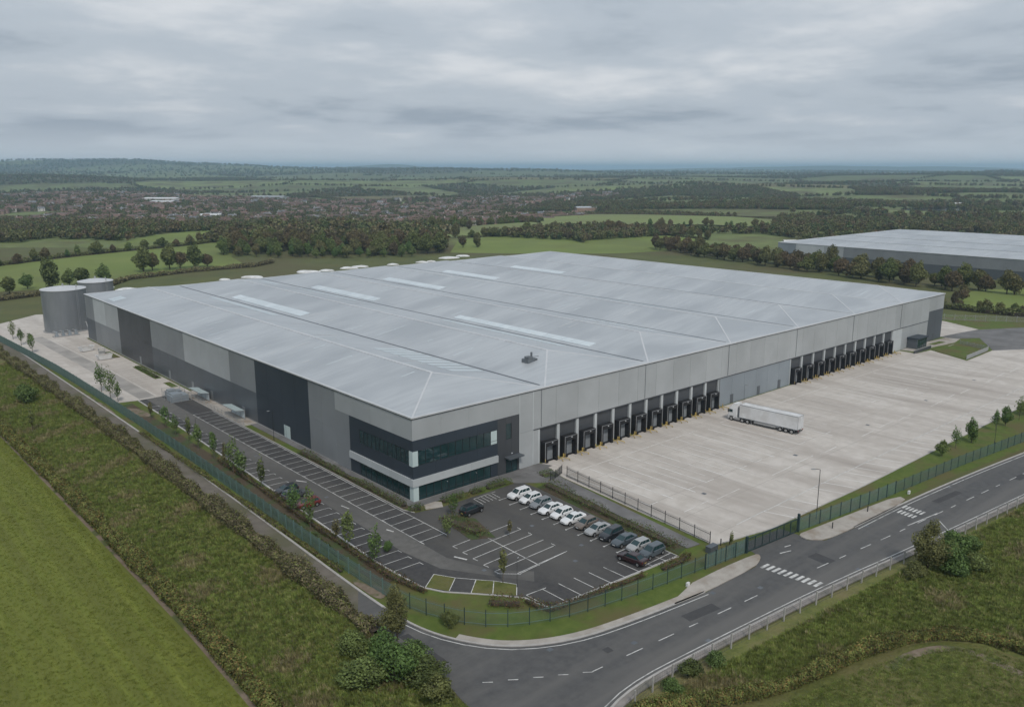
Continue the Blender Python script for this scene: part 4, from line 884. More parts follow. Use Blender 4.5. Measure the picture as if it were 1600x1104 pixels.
fence('mesh_fence', [(236, 30), (252, 8), (268, -12), (262, -40)], 'pale post and mesh fence at the far end of the site', 3.5, 2.2, .15, .02, 'galv', 'galv', .06)
fp = smooth_line([(-17.5, -61.4), (-12, -59.8), (0, -60.6), (23.3, -62.6), (47.4, -65.7), (80.3, -69.2), (130, -74.8)], 1)
P = resample(fp, 3.4); root = empty('roadside_fence', (float(P[0][0]), float(P[0][1]), 0)); tag(root, 'concrete post and wire fence between footway and rough grass', 'fence')
b = MB(); b.box(-.075, .075, -.075, .075, -.1, 2.0); b.face([(-.075, -.075, 2.0), (.075, -.075, 2.0), (0, 0, 2.1)]); po = b.mesh('fence_post', M['post'])
b = MB()
for z in (.2, .75, 1.3, 1.85): b.box(0, 1, -.008, .008, z - .008, z + .008)
for x in np.arange(.03, 1, .09): b.box(x - .0014, x + .0014, -.006, .006, .12, 1.9)
pw_ = b.mesh('wire_panel', M['wire'])
for k in range(len(P)):
    x, y = P[k] - P[0]; d = P[min(k + 1, len(P) - 1)] - P[max(k - 1, 0)]; o = inst('post', po, root, (x, y, 0), math.atan2(d[1], d[0])); o.rotation_euler[0] = rng.normal(0, .03)
    if k < len(P) - 1: d = P[k + 1] - P[k]; inst('wire_panel', pw_, root, (x, y, 0), math.atan2(d[1], d[0]), (float(np.hypot(*d)), 1, 1))
# sliding gate
gt = empty('sliding_gate', (25.9, -47.85, 0), math.atan2(-1.1, 11.8)); tag(gt, 'dark green sliding gate across the yard entrance', 'gate')
GL = 11.9
for z0, z1 in ((.12, .26), (2.15, 2.3)): box('rail', 'darkgreen', 0, GL, -.06, .06, z0, z1, gt)
for k in range(8): box('upright', 'darkgreen', k * GL / 7 - .05, k * GL / 7 + .05, -.05, .05, .27, 2.14, gt)
b = MB()
for x in np.arange(.12, GL, .14): b.box(x - .014, x + .014, -.014, .014, .26, 2.15)
b.obj('bar_infill', M['darkgreen'], gt)
for x in (-.25, GL + .25): box('gate_post', 'darkgreen', x - .16, x + .16, -.16, .16, 0, 3.0 if x > 0 else 2.6, gt)

# ------------------------------------------------------------------ lamp posts and small furniture
b = MB(); b.tube([(0, 0, 0), (0, 0, 1.2), (0, 0, 1.25), (0, 0, 8)], [.09, .09, .06, .045], 8); pole_me = b.mesh('lamp_pole', M['darkmetal'])
b = MB(); b.tube([(0, 0, 7.95), (.2, 0, 8.05), (.9, 0, 8.1)], .035, 6); arm_me = b.mesh('lamp_arm', M['darkmetal'])
b = MB(); b.box(.75, 1.4, -.13, .13, 8.05, 8.16); hd_me = b.mesh('lamp_head', M['galv'])
def lamp(x, y, rz, label, s=1.0):
    t = empty('lamp_post', (x, y, .05), rz); t.scale = (s, s, s); tag(t, label, 'lamp post', 'thin lamp posts')
    inst('pole', pole_me, t); inst('arm', arm_me, t); inst('lamp_head', hd_me, t)
lamp(44.6, -48.4, 2.5, 'tall dark lamp post in the yard beside the gate', 1.05); lamp(-2.6, 46.5, 3, 'dark lamp post by the pale side door', .8); lamp(4.6, -2.9, -1.6, 'thin lamp post at the office bed nearest the corner', .45)
lamp(10.8, -3.0, -1.6, 'thin lamp post in the middle of the office bed', .45); lamp(96.5, -.9, -1.6, 'thin lamp post against the blank blue-grey wall', .5); lamp(-6.4, -33.2, .6, 'lamp post on the grassed corner bays', .5)
lamp(106, -53.6, 1.6, 'lamp post on the verge among the yard saplings', .7); lamp(-14.6, 57, 0, 'lamp post among the car park saplings', .6)
b = MB(); b.tube([(0, 0, 0), (0, 0, 1.0), (0, 0, 1.05)], [.09, .09, .05], 8); b2_me = b.mesh('bollard', M['darkmetal'])
for i, (x, y) in enumerate(((26.2, -44.6), (24.9, -43.9), (43.0, -52.0), (53.4, -52.6))):
    tag(inst('bollard', b2_me, None, (x, y, .1)), ['dark bollard at the yard side of the gate end', 'dark bollard at the corner of the yard fence', 'dark bollard on the footway near the gate', 'dark bollard on the footway farther from the gate'][i], 'bollard')
b = MB(); b.box(-.9, .9, -.45, .45, 0, .9); b.box(-.95, .95, -.5, .5, .9, .98)
cab = b.obj('utility_cabinet', M['c_dark']); cab.location = (22.2, -44.2, .05); tag(cab, 'low dark utility cabinet beside the gate end', 'cabinet')
bb = MB(); bb.box(-.45, .45, -.25, .25, 0, .7)
for i, (x, y, lb) in enumerate(((66.5, -53.6, 'small white box marker on the yard verge'), (11.0, -48.3, 'small white marker on the grass by the footway wedge'))):
    o = bb.obj('marker_box', M['white']); o.scale = (.6, .6, .8); o.location = (x, y, .05); tag(o, lb, 'marker')
# white sheeted heaps behind the hall
def heap(x, y, lx, ly, h, rz, label):
    n, m_ = 20, 7; V = []
    ph = rng.uniform(0, 6, 4)
    for j in range(m_ + 1):
        t = j / m_
        for i in range(n):
            a = 2 * pi * i / n; k = 1 + .12 * math.sin(3 * a + ph[0]) + .08 * math.sin(5 * a + ph[1])
            rr = cos(t * pi / 2) ** .7
            V.append((lx * k * rr * cos(a), ly * k * rr * sin(a), h * sin(t * pi / 2) * (1 + .12 * math.sin(2 * a + ph[2]))))
    F = [(j * n + i, j * n + (i + 1) % n, (j + 1) * n + (i + 1) % n, (j + 1) * n + i) for j in range(m_) for i in range(n)]
    o = link(bpy.data.objects.new('sheeted_heap', numesh('sheeted_heap', np.array(V), np.array(F), M['white'], True))); o.location = (x, y, -.05); o.rotation_euler = (0, 0, rz)
    tag(o, label, 'heap', 'white sheeted heaps behind the hall')
for i, (x, y, lx) in enumerate(((50, 330, 6), (55, 313, 8.5), (103, 318, 4), (118, 317, 8), (150, 319, 9), (161, 318, 6), (176, 320, 7), (185, 322, 6.5), (205, 319, 5), (225, 318, 5.5), (232, 318, 4), (252, 326, 9.5), (266, 330, 6))):
    heap(x - 8, y - 16, lx * .7, lx * .3, .6 + lx * .06, -.7 + .1 * (i % 3), f'white sheeted heap behind the hall roof, {ORD[i]} counting from the tanks')

# ------------------------------------------------------------------ vehicles
def wheel_parts(R_, wd):
    n = 20; b = MB()
    prof = [(R_ * .62, -wd / 2), (R_ * .94, -wd / 2), (R_, -wd * .3), (R_, wd * .3), (R_ * .94, wd / 2), (R_ * .62, wd / 2)]
    b.v = [(q * cos(2 * pi * i / n), y, q * sin(2 * pi * i / n)) for q, y in prof for i in range(n)]
    b.f = [(j * n + i, j * n + (i + 1) % n, (j + 1) * n + (i + 1) % n, (j + 1) * n + i) for j in range(5) for i in range(n)]; b.m = [0] * len(b.f)
    ty = b.mesh('tyre', M['tyre'], True)
    b = MB()
    for s in (-1, 1):
        b.v += [(R_ * .62 * cos(2 * pi * i / n), s * wd * .46, R_ * .62 * sin(2 * pi * i / n)) for i in range(n)]; k = len(b.v) - n; b.f.append(tuple(range(k, k + n)) if s < 0 else tuple(reversed(range(k, k + n)))); b.m.append(0)
        for i in range(5):
            a = 2 * pi * i / 5; b.box(-.02, .02, min(s * wd * .46, s * wd * .52), max(s * wd * .46, s * wd * .52), 0, 0.01)
    return ty, b.mesh('rim', M['rim'])
TY, RM = wheel_parts(.33, .21)
TYT, RMT = wheel_parts(.5, .3)
CARPAINT = {}
def paint(n, c):
    if n not in CARPAINT:
        m_ = mat('paint_' + n, c, rough=0.28, spec=0.5); p = [x for x in m_.node_tree.nodes if x.type == 'BSDF_PRINCIPLED'][0]; p.inputs['Coat Weight'].default_value = .6; CARPAINT[n] = m_
    return CARPAINT[n]
def loft(st):
    """body from stations (x, zlow, zbelt, ztop, halfwidth), both sides and closed ends"""
    b = MB(); ring = []
    for x, zl, zb, zt, hw in st:
        zm = zl + (zb - zl) * .55
        half = [(hw * .80, zl), (hw * .97, zl + .10), (hw, zm), (hw * .965, zb), (hw * .84, zt), (hw * .35, zt + .025)]
        ring.append([(x, -y, z) for y, z in half] + [(x, y, z) for y, z in reversed(half)])
    n = len(ring[0])
    for r in ring: b.v += r
    for k in range(len(ring) - 1):
        for i in range(n): b.f.append((k * n + i, k * n + (i + 1) % n, (k + 1) * n + (i + 1) % n, (k + 1) * n + i)); b.m.append(0)
    b.f.append(tuple(range(n))); b.m.append(0); b.f.append(tuple((len(ring) - 1) * n + i for i in reversed(range(n)))); b.m.append(0)
    return b
def make_car(kind):
    t = empty('parked_car')
    if kind == 'hatch':
        st = [(-2.02, .36, .78, .84, .66), (-1.95, .28, .90, .98, .80), (-1.5, .2, .93, .99, .86), (-.7, .18, .92, .97, .885), (.5, .18, .90, .95, .885), (1.0, .18, .87, .95, .87), (1.5, .2, .78, .88, .85), (1.85, .26, .68, .76, .77), (2.02, .34, .55, .60, .60)]
        lowr, upr, zt = (-1.93, 1.05), (-1.62, .15), 1.47
    elif kind == 'saloon':
        st = [(-2.28, .36, .80, .88, .66), (-2.18, .28, .88, .98, .81), (-1.6, .2, .90, .98, .87), (-.7, .18, .89, .95, .90), (.6, .18, .88, .93, .90), (1.1, .18, .85, .93, .885), (1.7, .2, .77, .86, .86), (2.1, .26, .66, .74, .78), (2.3, .34, .52, .58, .60)]
        lowr, upr, zt = (-1.75, 1.15), (-.95, .2), 1.42
    else:
        st = [(-2.2, .45, .95, 1.02, .70), (-2.12, .36, 1.02, 1.10, .84), (-1.6, .28, 1.04, 1.10, .90), (-.7, .26, 1.03, 1.08, .92), (.6, .26, 1.02, 1.06, .92), (1.1, .26, .99, 1.06, .91), (1.65, .28, .92, 1.0, .88), (2.05, .34, .80, .90, .81), (2.2, .42, .65, .72, .64)]
        lowr, upr, zt = (-2.05, 1.15), (-1.75, .3), 1.66
    b = loft(st); zb = np.interp(0, [s[0] for s in st], [s[3] for s in st]) - .03
    hl, hu = .80 * (st[4][4] / .885), .60 * (st[4][4] / .885)
    nr = 5
    lo = [(lowr[0], -hl * .92), (lowr[1], -hl * .90), (lowr[1], hl * .90), (lowr[0], hl * .92)]; up = [(upr[0], -hu), (upr[1], -hu), (upr[1], hu), (upr[0], hu)]
    zz = [zb, zb + (zt - zb) * .88, zt]
    i = len(b.v)
    def lerp(p, q, s): return (p[0] + (q[0] - p[0]) * s, p[1] + (q[1] - p[1]) * s)
    rings = [(0, zb, 1.0), (.9, zb + (zt - zb) * .9, 1.0), (1.0, zt, .88)]
    for s, z, sh in rings:
        for p, q in zip(lo, up):
            x, y = lerp(p, q, s); cxm = (upr[0] + upr[1]) / 2; b.v.append((cxm + (x - cxm) * (1 if sh == 1 else .94), y * sh, z))
    for k in range(2):
        for j in range(4): b.f.append((i + k * 4 + j, i + k * 4 + (j + 1) % 4, i + (k + 1) * 4 + (j + 1) % 4, i + (k + 1) * 4 + j)); b.m.append(0)
    b.f.append((i + 8, i + 9, i + 10, i + 11)); b.m.append(0)
    body = b.obj('body', paint('white', (.72, .73, .74)), t); 
    for p_ in body.data.polygons: p_.use_smooth = False
    def gl(name, j, s0, s1, t0, t1):
        P0 = [lerp(lo[j], up[j], .9 * s) for s in (s0, s1)]; P1 = [lerp(lo[(j + 1) % 4], up[(j + 1) % 4], .9 * s) for s in (s0, s1)]
        z0, z1 = zb + (zt - zb) * .9 * s0, zb + (zt - zb) * .9 * s1
        A = lerp(P0[0], P1[0], t0); B_ = lerp(P0[0], P1[0], t1); C = lerp(P0[1], P1[1], t1); D = lerp(P0[1], P1[1], t0)
        nx, ny = [(0, -1), (1, 0), (0, 1), (-1, 0)][j]; e = .015
        c = MB(); q = [(A, z0), (B_, z0), (C, z1), (D, z1)]
        c.face([(p[0] + nx * e, p[1] + ny * e, z + e * .4) for p, z in q]); 
        c.face([(p[0] - nx * .02, p[1] - ny * .02, z) for p, z in q][::-1])
        c.obj(name, M['glass'], t)
    gl('windscreen', 1, .06, .97, .05, .95); gl('rear_window', 3, .12, .95, .08, .92)
    for j in (0, 2):
        for a0, a1 in ((.07, .36), (.39, .66), (.69, .90)): gl('side_window', j, .12, .94, a0 if j == 0 else 1 - a1, a1 if j == 0 else 1 - a0)
    xf, xr = st[-1][0] - .78, st[0][0] + .80; hw = st[4][4]
    for x in (xf, xr):
        for s in (-1, 1):
            w_ = inst('wheel', TY, t, (x, s * (hw - .09), .33)); inst('rim', RM, w_)
            c = MB(); n = 14; c.v = [(x + .39 * cos(pi * i / n), s * (hw + .004), .33 + .39 * sin(pi * i / n)) for i in range(n + 1)] + [(x + .34 * cos(pi * i / n), s * (hw + .004), .33 + .34 * sin(pi * i / n)) for i in range(n + 1)]
            c.v += [(q[0], q[1] - s * .05, q[2]) for q in c.v]; m2 = 2 * (n + 1)
            for i in range(n): c.f.append((i, i + 1, n + 2 + i, n + 1 + i)); c.m.append(0); c.f.append((i, i + 1, m2 + i + 1, m2 + i)); c.m.append(0)
            c.obj('wheel_arch', M['tyre'], t)
    for s in (-1, 1):
        y0, y1 = sorted((s * .34 * 1, s * .66))
        box('headlight', 'lamp_white', st[-2][0] - .02, st[-2][0] + .09, y0 + (.06 if s < 0 else .0), y1 - (.06 if s > 0 else .0), st[-2][2] - .13, st[-2][2] + .02, t)
        y0, y1 = sorted((s * .52, s * .78)); box('tail_light', 'lamp_red', st[1][0] - .06, st[1][0] + .06, y0, y1, st[1][2] - .16, st[1][2] + .02, t)
        box('wing_mirror', 'frame', lowr[1] - .42, lowr[1] - .26, s * (hw + .06) - .09, s * (hw + .06) + .09, zb + .02, zb + .16, t)
    box('number_plate', 'white', st[-1][0] - .005, st[-1][0] + .02, -.26, .26, .40, .51, t); box('number_plate', 'yellow', st[0][0] - .02, st[0][0] + .005, -.26, .26, .55, .66, t)
    box('grille', 'frame', st[-1][0] - .06, st[-1][0] + .012, -.4, .4, .53, .585, t); box('underside', 'frame', xr + .1, xf - .1, -hw * .78, hw * .78, st[4][1] - .06, st[4][1] + .05, t)
    return t
protos = {k: make_car(k) for k in ('hatch', 'saloon', 'estate')}
index_children()
used = set()
PC = dict(white=(.70, .71, .72), silver=(.33, .34, .345), grey=(.075, .08, .085), dark=(.018, .02, .024), bluegrey=(.065, .082, .096), bronze=(.15, .125, .105), red=(.16, .022, .02), darkred=(.028, .008, .009), steel=(.2, .215, .23))
def car(kind, col, x, y, rz, label, group='cars in the car park'):
    o = protos[kind] if kind not in used else copy_tree(protos[kind]); used.add(kind)
    o.location = (x, y, .055); o.rotation_euler = (0, 0, rz); tag(o, label, 'car', group)
    for c in ([x_ for x_ in ALLCH[protos[kind].name]] if o is protos[kind] else [c_ for c_ in bpy.data.objects if c_.parent == o]):
        if c.name.startswith('body'):
            c.material_slots[0].link = 'OBJECT'; c.material_slots[0].material = paint(col, PC[col])
row = [('estate', 'white', 'white estate car, first from the office path'), ('hatch', 'white', 'white hatchback between the first white estate and a steel-grey car'), ('hatch', 'steel', 'small steel-grey hatchback squeezed between white cars'),
       ('saloon', 'white', 'white saloon, fourth from the office path'), ('hatch', 'white', 'white hatchback, fifth from the office path'), ('saloon', 'white', 'white saloon beside the bronze car'), ('hatch', 'bronze', 'bronze-brown hatchback in the car row'),
       ('saloon', 'silver', 'silver saloon beside the bronze car'), ('estate', 'dark', 'black estate in the car row by the yard hedge'), ('saloon', 'bluegrey', 'blue-grey saloon beside the black estate'), ('hatch', 'silver', 'silver hatchback, second from the roadside end of the row'), ('estate', 'bluegrey', 'blue-grey estate at the roadside end of the row')]
PI_ = pi
for i, (k, c, lb) in enumerate(row): car(k, c, 15.0 - .05 * i + random.uniform(-.25, .25), -10.0 - 2.65 * i, PI_ + random.uniform(-.04, .04), lb, 'cars parked along the yard hedge')
car('saloon', 'darkred', 10.9, -38.6, PI_ / 2 + .1, 'very dark red saloon parked crosswise at the end of the row')
car('estate', 'dark', 4.6, -9.8, .1, 'black estate car beside the mulched island'); car('hatch', 'dark', -14.0, 18.3, PI_ + .03, 'black hatchback in the side bays under the saplings')
car('estate', 'grey', -14.0, 15.4, .05, 'dark grey estate beside the red hatchback in the side bays'); car('hatch', 'red', -14.1, 10.4, PI_ - .04, 'red hatchback in the side bays')

# articulated lorry, nose towards the hall
lor = empty('articulated_lorry', (82.2, -15.4, .055), RAD(94)); tag(lor, 'white articulated lorry standing alone in the yard', 'lorry')
b = MB(); b.box(-8.2, 5.4, -1.27, 1.27, 1.18, 4.0); tb = b.obj('trailer_box', M['white'], lor)
for x in (-8.24, 5.4): box('trailer_frame', 'galv', x, x + .05, -1.29, 1.29, 1.12, 4.04, tb)
for s in (-1, 1):
    box('roof_rail', 'c_mid', -8.2, 5.4, s * 1.265 - .03, s * 1.265 + .03, 3.94, 4.05, tb); box('side_rail', 'c_mid', -8.2, 5.4, s * 1.265 - .03, s * 1.265 + .03, 1.06, 1.2, tb)
    box('door', 'white', -8.29, -8.245, min(s * .02, s * 1.22), max(s * .02, s * 1.22), 1.25, 3.92, tb)
    for y in (.35, .9): box('lock_bar', 'galv', -8.33, -8.295, s * y - .025, s * y + .025, 1.2, 3.95, tb)
    box('tail_light', 'lamp_red', -8.31, -8.25, min(s * .8, s * 1.2), max(s * .8, s * 1.2), .85, 1.0, lor); box('side_guard', 'galv', -3.2, 1.8, s * 1.2 - .03, s * 1.2 + .03, .55, .95, lor)
    c = MB(); c.tube([(2.6, s * .9, 1.1), (2.6, s * .9, .1)], .07, 6); c.box(2.45, 2.75, s * .9 - .15, s * .9 + .15, .03, .1); c.obj('landing_leg', M['galv'], lor)
box('bumper', 'frame', -8.2, -8.05, -1.2, 1.2, .55, .75, lor); box('chassis', 'frame', -8.1, 5.0, -.5, .5, .82, 1.1, lor); box('chassis', 'frame', 2.9, 8.1, -.48, .48, .6, .81, lor)
for x in (-6.9, -5.6, -4.3, 3.4, 4.7, 7.4):
    for s in (-1, 1): w_ = inst('wheel', TYT, lor, (x, s * 1.08, .5)); inst('rim', RMT, w_)
cab = loft([(6.1, .75, 2.6, 3.55, 1.16), (6.2, .55, 2.7, 3.65, 1.22), (7.4, .5, 2.6, 3.55, 1.23), (8.0, .45, 2.3, 3.0, 1.22), (8.25, .42, 1.75, 1.95, 1.18), (8.32, .42, 1.3, 1.5, 1.12)])
cb = cab.obj('cab', M['white'], lor)
c = MB(); c.quad((8.29, -1.0, 1.98), (8.29, 1.0, 1.98), (8.04, .93, 2.98), (8.04, -.93, 2.98)); c.quad((8.2, -1, 1.98), (7.95, -.93, 2.98), (7.95, .93, 2.98), (8.2, 1, 1.98)); c.obj('windscreen', M['glass'], cb)
for s in (-1, 1):
    box('side_window', 'glass', 7.15, 7.95, s * 1.235 - .02, s * 1.235 + .02, 1.95, 2.6, cb); box('wing_mirror', 'frame', 8.0, 8.2, s * 1.42 - .1, s * 1.42 + .1, 1.9, 2.6, cb)
    box('headlight', 'lamp_white', 8.27, 8.36, s * .8 - .2, s * .8 + .2, .7, .9, cb); box('fuel_tank', 'galv', 5.35, 6.6, s * .95 - .28, s * .95 + .28, .45, .95, lor); box('wheel_arch', 'frame', 6.85, 7.95, s * 1.14 - .1, s * 1.14 + .1, .95, 1.08, cb)
box('grille', 'frame', 8.3, 8.35, -.85, .85, .95, 1.4, cb); box('air_deflector', 'white', 6.2, 7.2, -1.0, 1.0, 3.6, 3.95, cb)
c = MB(); n = 16; c.v = [(6.35 + .42 * cos(2 * pi * i / n), 1.232, 2.55 + .42 * sin(2 * pi * i / n)) for i in range(n)] + [(6.35 + .42 * cos(2 * pi * i / n), 1.15, 2.55 + .42 * sin(2 * pi * i / n)) for i in range(n)]

# ------------------------------------------------------------------ trees and hedges
def crown_mesh(seed, h, spread, base, n, leaf, mm, lobes=9, shape='round'):
    rs = np.random.default_rng(seed); Ls = []
    for k in range(lobes):
        t = rs.uniform(0, 1); z = base + (h - base) * (.18 + .70 * t)
        wmax = spread * (1 - .55 * abs(t - .35) * 1.6) if shape == 'round' else spread * (1 - .75 * t)
        a = rs.uniform(0, 6.28); q = rs.uniform(.15, .62) * max(wmax, .1)
        Ls.append((q * cos(a), q * sin(a), z, max(wmax, .15 * spread) * rs.uniform(.42, .62), (h - base) * rs.uniform(.14, .24)))
    Ls.append((0, 0, base + (h - base) * .5, spread * .6, (h - base) * .42))
    Ls = np.array(Ls); wts = Ls[:, 3] ** 2 * Ls[:, 4]; wts /= wts.sum()
    k = rs.choice(len(Ls), n, p=wts); d = rs.normal(0, 1, (n, 3)); d /= np.linalg.norm(d, axis=1, keepdims=True)
    q = rs.uniform(.55, 1.06, (n, 1)) ** .6; C = Ls[k, :3] + d * q * np.c_[Ls[k, 3], Ls[k, 3], Ls[k, 4]]
    C[:, 2] = np.maximum(C[:, 2], base * .7)
    return leaves(C, d, leaf, mm, 'crown', rs)
def trunk_mesh(seed, h, base, r, spread, mm):
    rs = np.random.default_rng(seed + 99); b = MB()
    b.tube([(0, 0, -.3), (.02 * h * rs.normal() * .3, 0, base), (rs.normal() * .02 * h, rs.normal() * .02 * h, h * .85)], [r * 1.25, r * .85, r * .15], 7)
    for k in range(6):
        z = base + (h * .75 - base) * k / 6; a = rs.uniform(0, 6.28); q = spread * rs.uniform(.45, .75)
        b.tube([(0, 0, z * .92), (q * .5 * cos(a), q * .5 * sin(a), z + .08 * h), (q * cos(a), q * sin(a), z + .2 * h)], [r * .45, r * .25, r * .06], 5)
    return b.mesh('trunk', M[mm])
TREES = {}
def variants(key, specs, tmm):
    TREES[key] = [(crown_mesh(s, *a), trunk_mesh(s, a[0], a[2], r, a[1], tmm)) for s, a, r in specs]
variants('oak', [(i + 1, (10.5 + i % 3, 5.4 + .6 * (i % 2), 1.0, 1900, .95, M['leaf']), .32) for i in range(4)], 'bark')
variants('brown', [(i + 21, (11 + i % 3, 5.4 + .5 * (i % 2), 1.0, 1800, .95, M['leaf_brown']), .32) for i in range(4)], 'bark')
variants('green', [(i + 41, (8.5 + i, 3.9, .8, 1500, .7, M['leaf_green']), .24) for i in range(3)], 'bark')
variants('sapling', [(i + 61, (4.6 + .4 * i, 1.15 + .1 * i, .9, 420, .3, M['leaf_green'], 8), .06) for i in range(4)], 'stem')
variants('slim', [(i + 81, (4.8, .75, 1.0, 200, .32, M['leaf'], 7, 'cone'), .05) for i in range(2)], 'stem')
variants('fine', [(i + 131, (8.5 + i, 3.3, .9, 5200, .30, M[('leaf_green', 'leaf')[i]], 13), .2) for i in range(2)], 'bark')
variants('shrub', [(i + 101, (3.0, 1.9, .15, 2600, .22, M[('leaf_green', 'leaf', 'leaf_green')[i]], 12), .10) for i in range(3)], 'bark')
_tk = [0]
def tree(key, x, y, s, label, group=None, cat='tree', name='broadleaf_tree', z=None, sz=1.0):
    vs = TREES[key]; c, t = vs[_tk[0] % len(vs)]; _tk[0] += 1
    zz = float(terr_xy(x, y)) if z is None else z
    e_ = empty(name, (x, y, zz), random.uniform(0, 6.28)); e_.scale = (s * random.uniform(.85, 1.2), s * random.uniform(.85, 1.2), s * sz * random.uniform(.82, 1.18)); tag(e_, label, cat, group)
    inst('crown', c, e_); inst('trunk', t, e_); return e_
def along(pts, step, jit):
    P = resample(pts, step); return [(p[0] + random.uniform(-jit, jit), p[1] + random.uniform(-jit, jit)) for p in P]
# car park saplings
for i, (x, y) in enumerate([(-16.4, 79), (-16.3, 70), (-16.8, 63), (-16.2, 57), (-16.6, 51), (-16.7, 43), (-16.9, 37.4), (-16.9, 33.6), (-17.0, 29.6), (-17.0, 21.5), (-17.6, 8.5), (-18.2, 2.0), (-17.6, -5.0), (-17.9, -9.0), (-17.8, -16)]):
    tree('sapling' if i % 3 else 'slim', x, y, random.uniform(1.0, 1.35), f'young tree in the strip by the car park, {ORD[i]} from the tanks', 'saplings along the car park strip', name='young_tree', z=.1)
for i, (x, y) in enumerate([(-19.2, 202), (-19.5, 189), (-19.7, 173.5), (-17.6, 111.5), (-18.2, 102), (-17.4, 99)]):
    tree('sapling', x, y, random.uniform(1.1, 1.4), f'young tree beside the concrete apron, {ORD[i]} from the tanks', 'saplings beside the apron', name='young_tree', z=.05)
for i, (x, y) in enumerate([(91.1, -49.3), (97.8, -49.2), (104.4, -49.8), (116.4, -50.2), (121.7, -50.4), (128.9, -50.8), (134.2, -51), (142, -51.6)]):
    tree('sapling' if i % 2 else 'green', x, y, random.uniform(1.0, 1.2) if i % 2 else random.uniform(.4, .5), f'small leafy tree on the yard verge, {ORD[i]} from the gate', 'young trees on the yard verge', name='young_tree', z=.03)
for x, y, k, s, lb in ((1.2, -9.2, 'sapling', .75, 'small sapling on the mulched island near the black car'), (-4.2, -14.8, 'sapling', .8, 'sapling at the end of the hall-side bays'), (3.2, -20.8, 'slim', .8, 'thin sapling between the central bays'), (-13.4, -12.6, 'shrub', .5, 'leafy shrub among the lower side bays'), (-7.0, -31.0, 'slim', 1.0, 'thin sapling by the grassed corner bays'),
                       (-19.3, -35.0, 'shrub', .8, 'dark shrub outside the fence on the bend'), (25.2, -45.5, 'slim', .55, 'tiny sapling at the yard fence corner'), (24.6, -46.4, 'shrub', .4, 'low shrub beside the utility cabinet')):
    tree(k, x, y, s, lb, name='young_tree' if k != 'shrub' else 'shrub', cat='tree' if k != 'shrub' else 'shrub', z=.08)
# roadside thickets
for i, (x, y, k, s, sz, lb) in enumerate([(-25.9, -33.6, 'fine', .62, 1.15, 'thin yellowish tree where the lane meets the road'), (-29.6, -36.5, 'shrub', 1.5, 1, 'dark bush under the thin yellowish tree'), (-30.8, -40.4, 'shrub', 1.6, 1.1, 'dense green bush at the bottom of the bank'), (-28.2, -42.8, 'shrub', 1.4, .9, 'green bush at the road edge of the bank'),
        (-27.4, -39.2, 'shrub', 1.2, 1.1, 'olive bush at the road edge below the thin tree'), (-33.6, -39.2, 'shrub', 1.5, .9, 'bush on the scrub bank beside the hedge'), (-29.4, -46.5, 'shrub', 1.3, .8, 'brownish bush at the bottom of the picture by the road'), (-31.2, -32.5, 'shrub', 1.1, 1, 'small bush beside the lane end'),
        (39.8, -67.8, 'fine', .80, 1.1, 'small upright tree by the roadside fence'), (43.2, -69.6, 'fine', .55, .95, 'brownish bush behind the upright roadside tree'), (41.4, -70.6, 'shrub', 1.5, 1, 'dark bush below the upright roadside tree'), (46.0, -68.8, 'shrub', 1.5, 1, 'olive bush right of the upright roadside tree'), (36.4, -67.6, 'shrub', 1.0, .8, 'low dark bush left of the upright roadside tree'),
        (44.8, -72.5, 'shrub', 1.4, .8, 'bush at the back of the roadside thicket'), (49.6, -69.8, 'shrub', 1.2, .8, 'last bush of the roadside thicket along the fence'), (-5.6, -61.2, 'shrub', .95, .8, 'brown bush pushing through the roadside fence'), (-1.8, -61.6, 'shrub', .9, .8, 'second brown bush against the roadside fence'), (-9.5, -61.4, 'shrub', .7, .8, 'scrubby bush by the lowest fence posts'),
        (67, -76, 'shrub', 1.6, .7, 'dark bush out in the rough pasture'), (-45.6, 108, 'shrub', 2.0, .9, 'dark bush at the picture edge beside the lane'), (-34.5, 112, 'shrub', 1.7, .9, 'dark bush on the bank far along the lane'), (-38.6, 86, 'slim', 1.2, 1, 'thin bare sapling on the scrub bank')]):
    tree(k, x, y, s, lb, name='shrub' if k == 'shrub' else 'broadleaf_tree', cat='shrub' if k == 'shrub' else 'tree', z=0, sz=sz)
# trees behind the tanks
for i, (x, y, s) in enumerate([(-8, 322, .9), (2.4, 317, 1.0), (12.5, 331, .95), (20, 322, 1.15), (29.5, 327, 1.1), (37.0, 334, .95), (44, 322, 1.2)]):
    tree('oak' if i % 2 else 'green', x, y, s * .95, f'dark round tree in the row behind the tanks, {ORD[i]} from the picture edge', 'trees behind the tanks')
for i, (x, y, s) in enumerate([(76, 364, 1.1), (82, 368, .9), (90, 364, 1.2), (97, 367, 1.0), (104, 364, 1.15), (112, 366, .8)]):
    tree('brown' if i % 2 else 'oak', x, y, s, f'tree in the clump behind the hall, {ORD[i]} from the tanks', 'clump of trees behind the hall')
def mixed(pts, step, jit, s0, s1, label, group, keys=('oak', 'brown', 'oak', 'green')):
    for i, (x, y) in enumerate(along(pts, step, jit)): tree(random.choice(keys), x, y, random.uniform(s0, s1), label, group)
mixed([(-40, 430), (23.7, 451), (64, 477), (108, 495), (158, 510), (223, 553)], 13, 2.5, .5, .85, 'hedgerow tree along the pasture left of the wood', 'hedgerow trees left of the wood')
mixed([(344, 430), (395, 421), (443, 416), (483, 391), (496, 332), (482, 284)], 11, 3, .6, 1.05, 'hedgerow oak between the two pastures behind the roof', 'hedgerow oaks behind the roof', ('brown', 'oak', 'brown'))
mixed([(374, 520), (430, 540), (475, 551), (556, 551)], 9.5, 6, .75, 1.1, 'tree in the belt at the right edge of the wood', 'tree belt beside the wood')
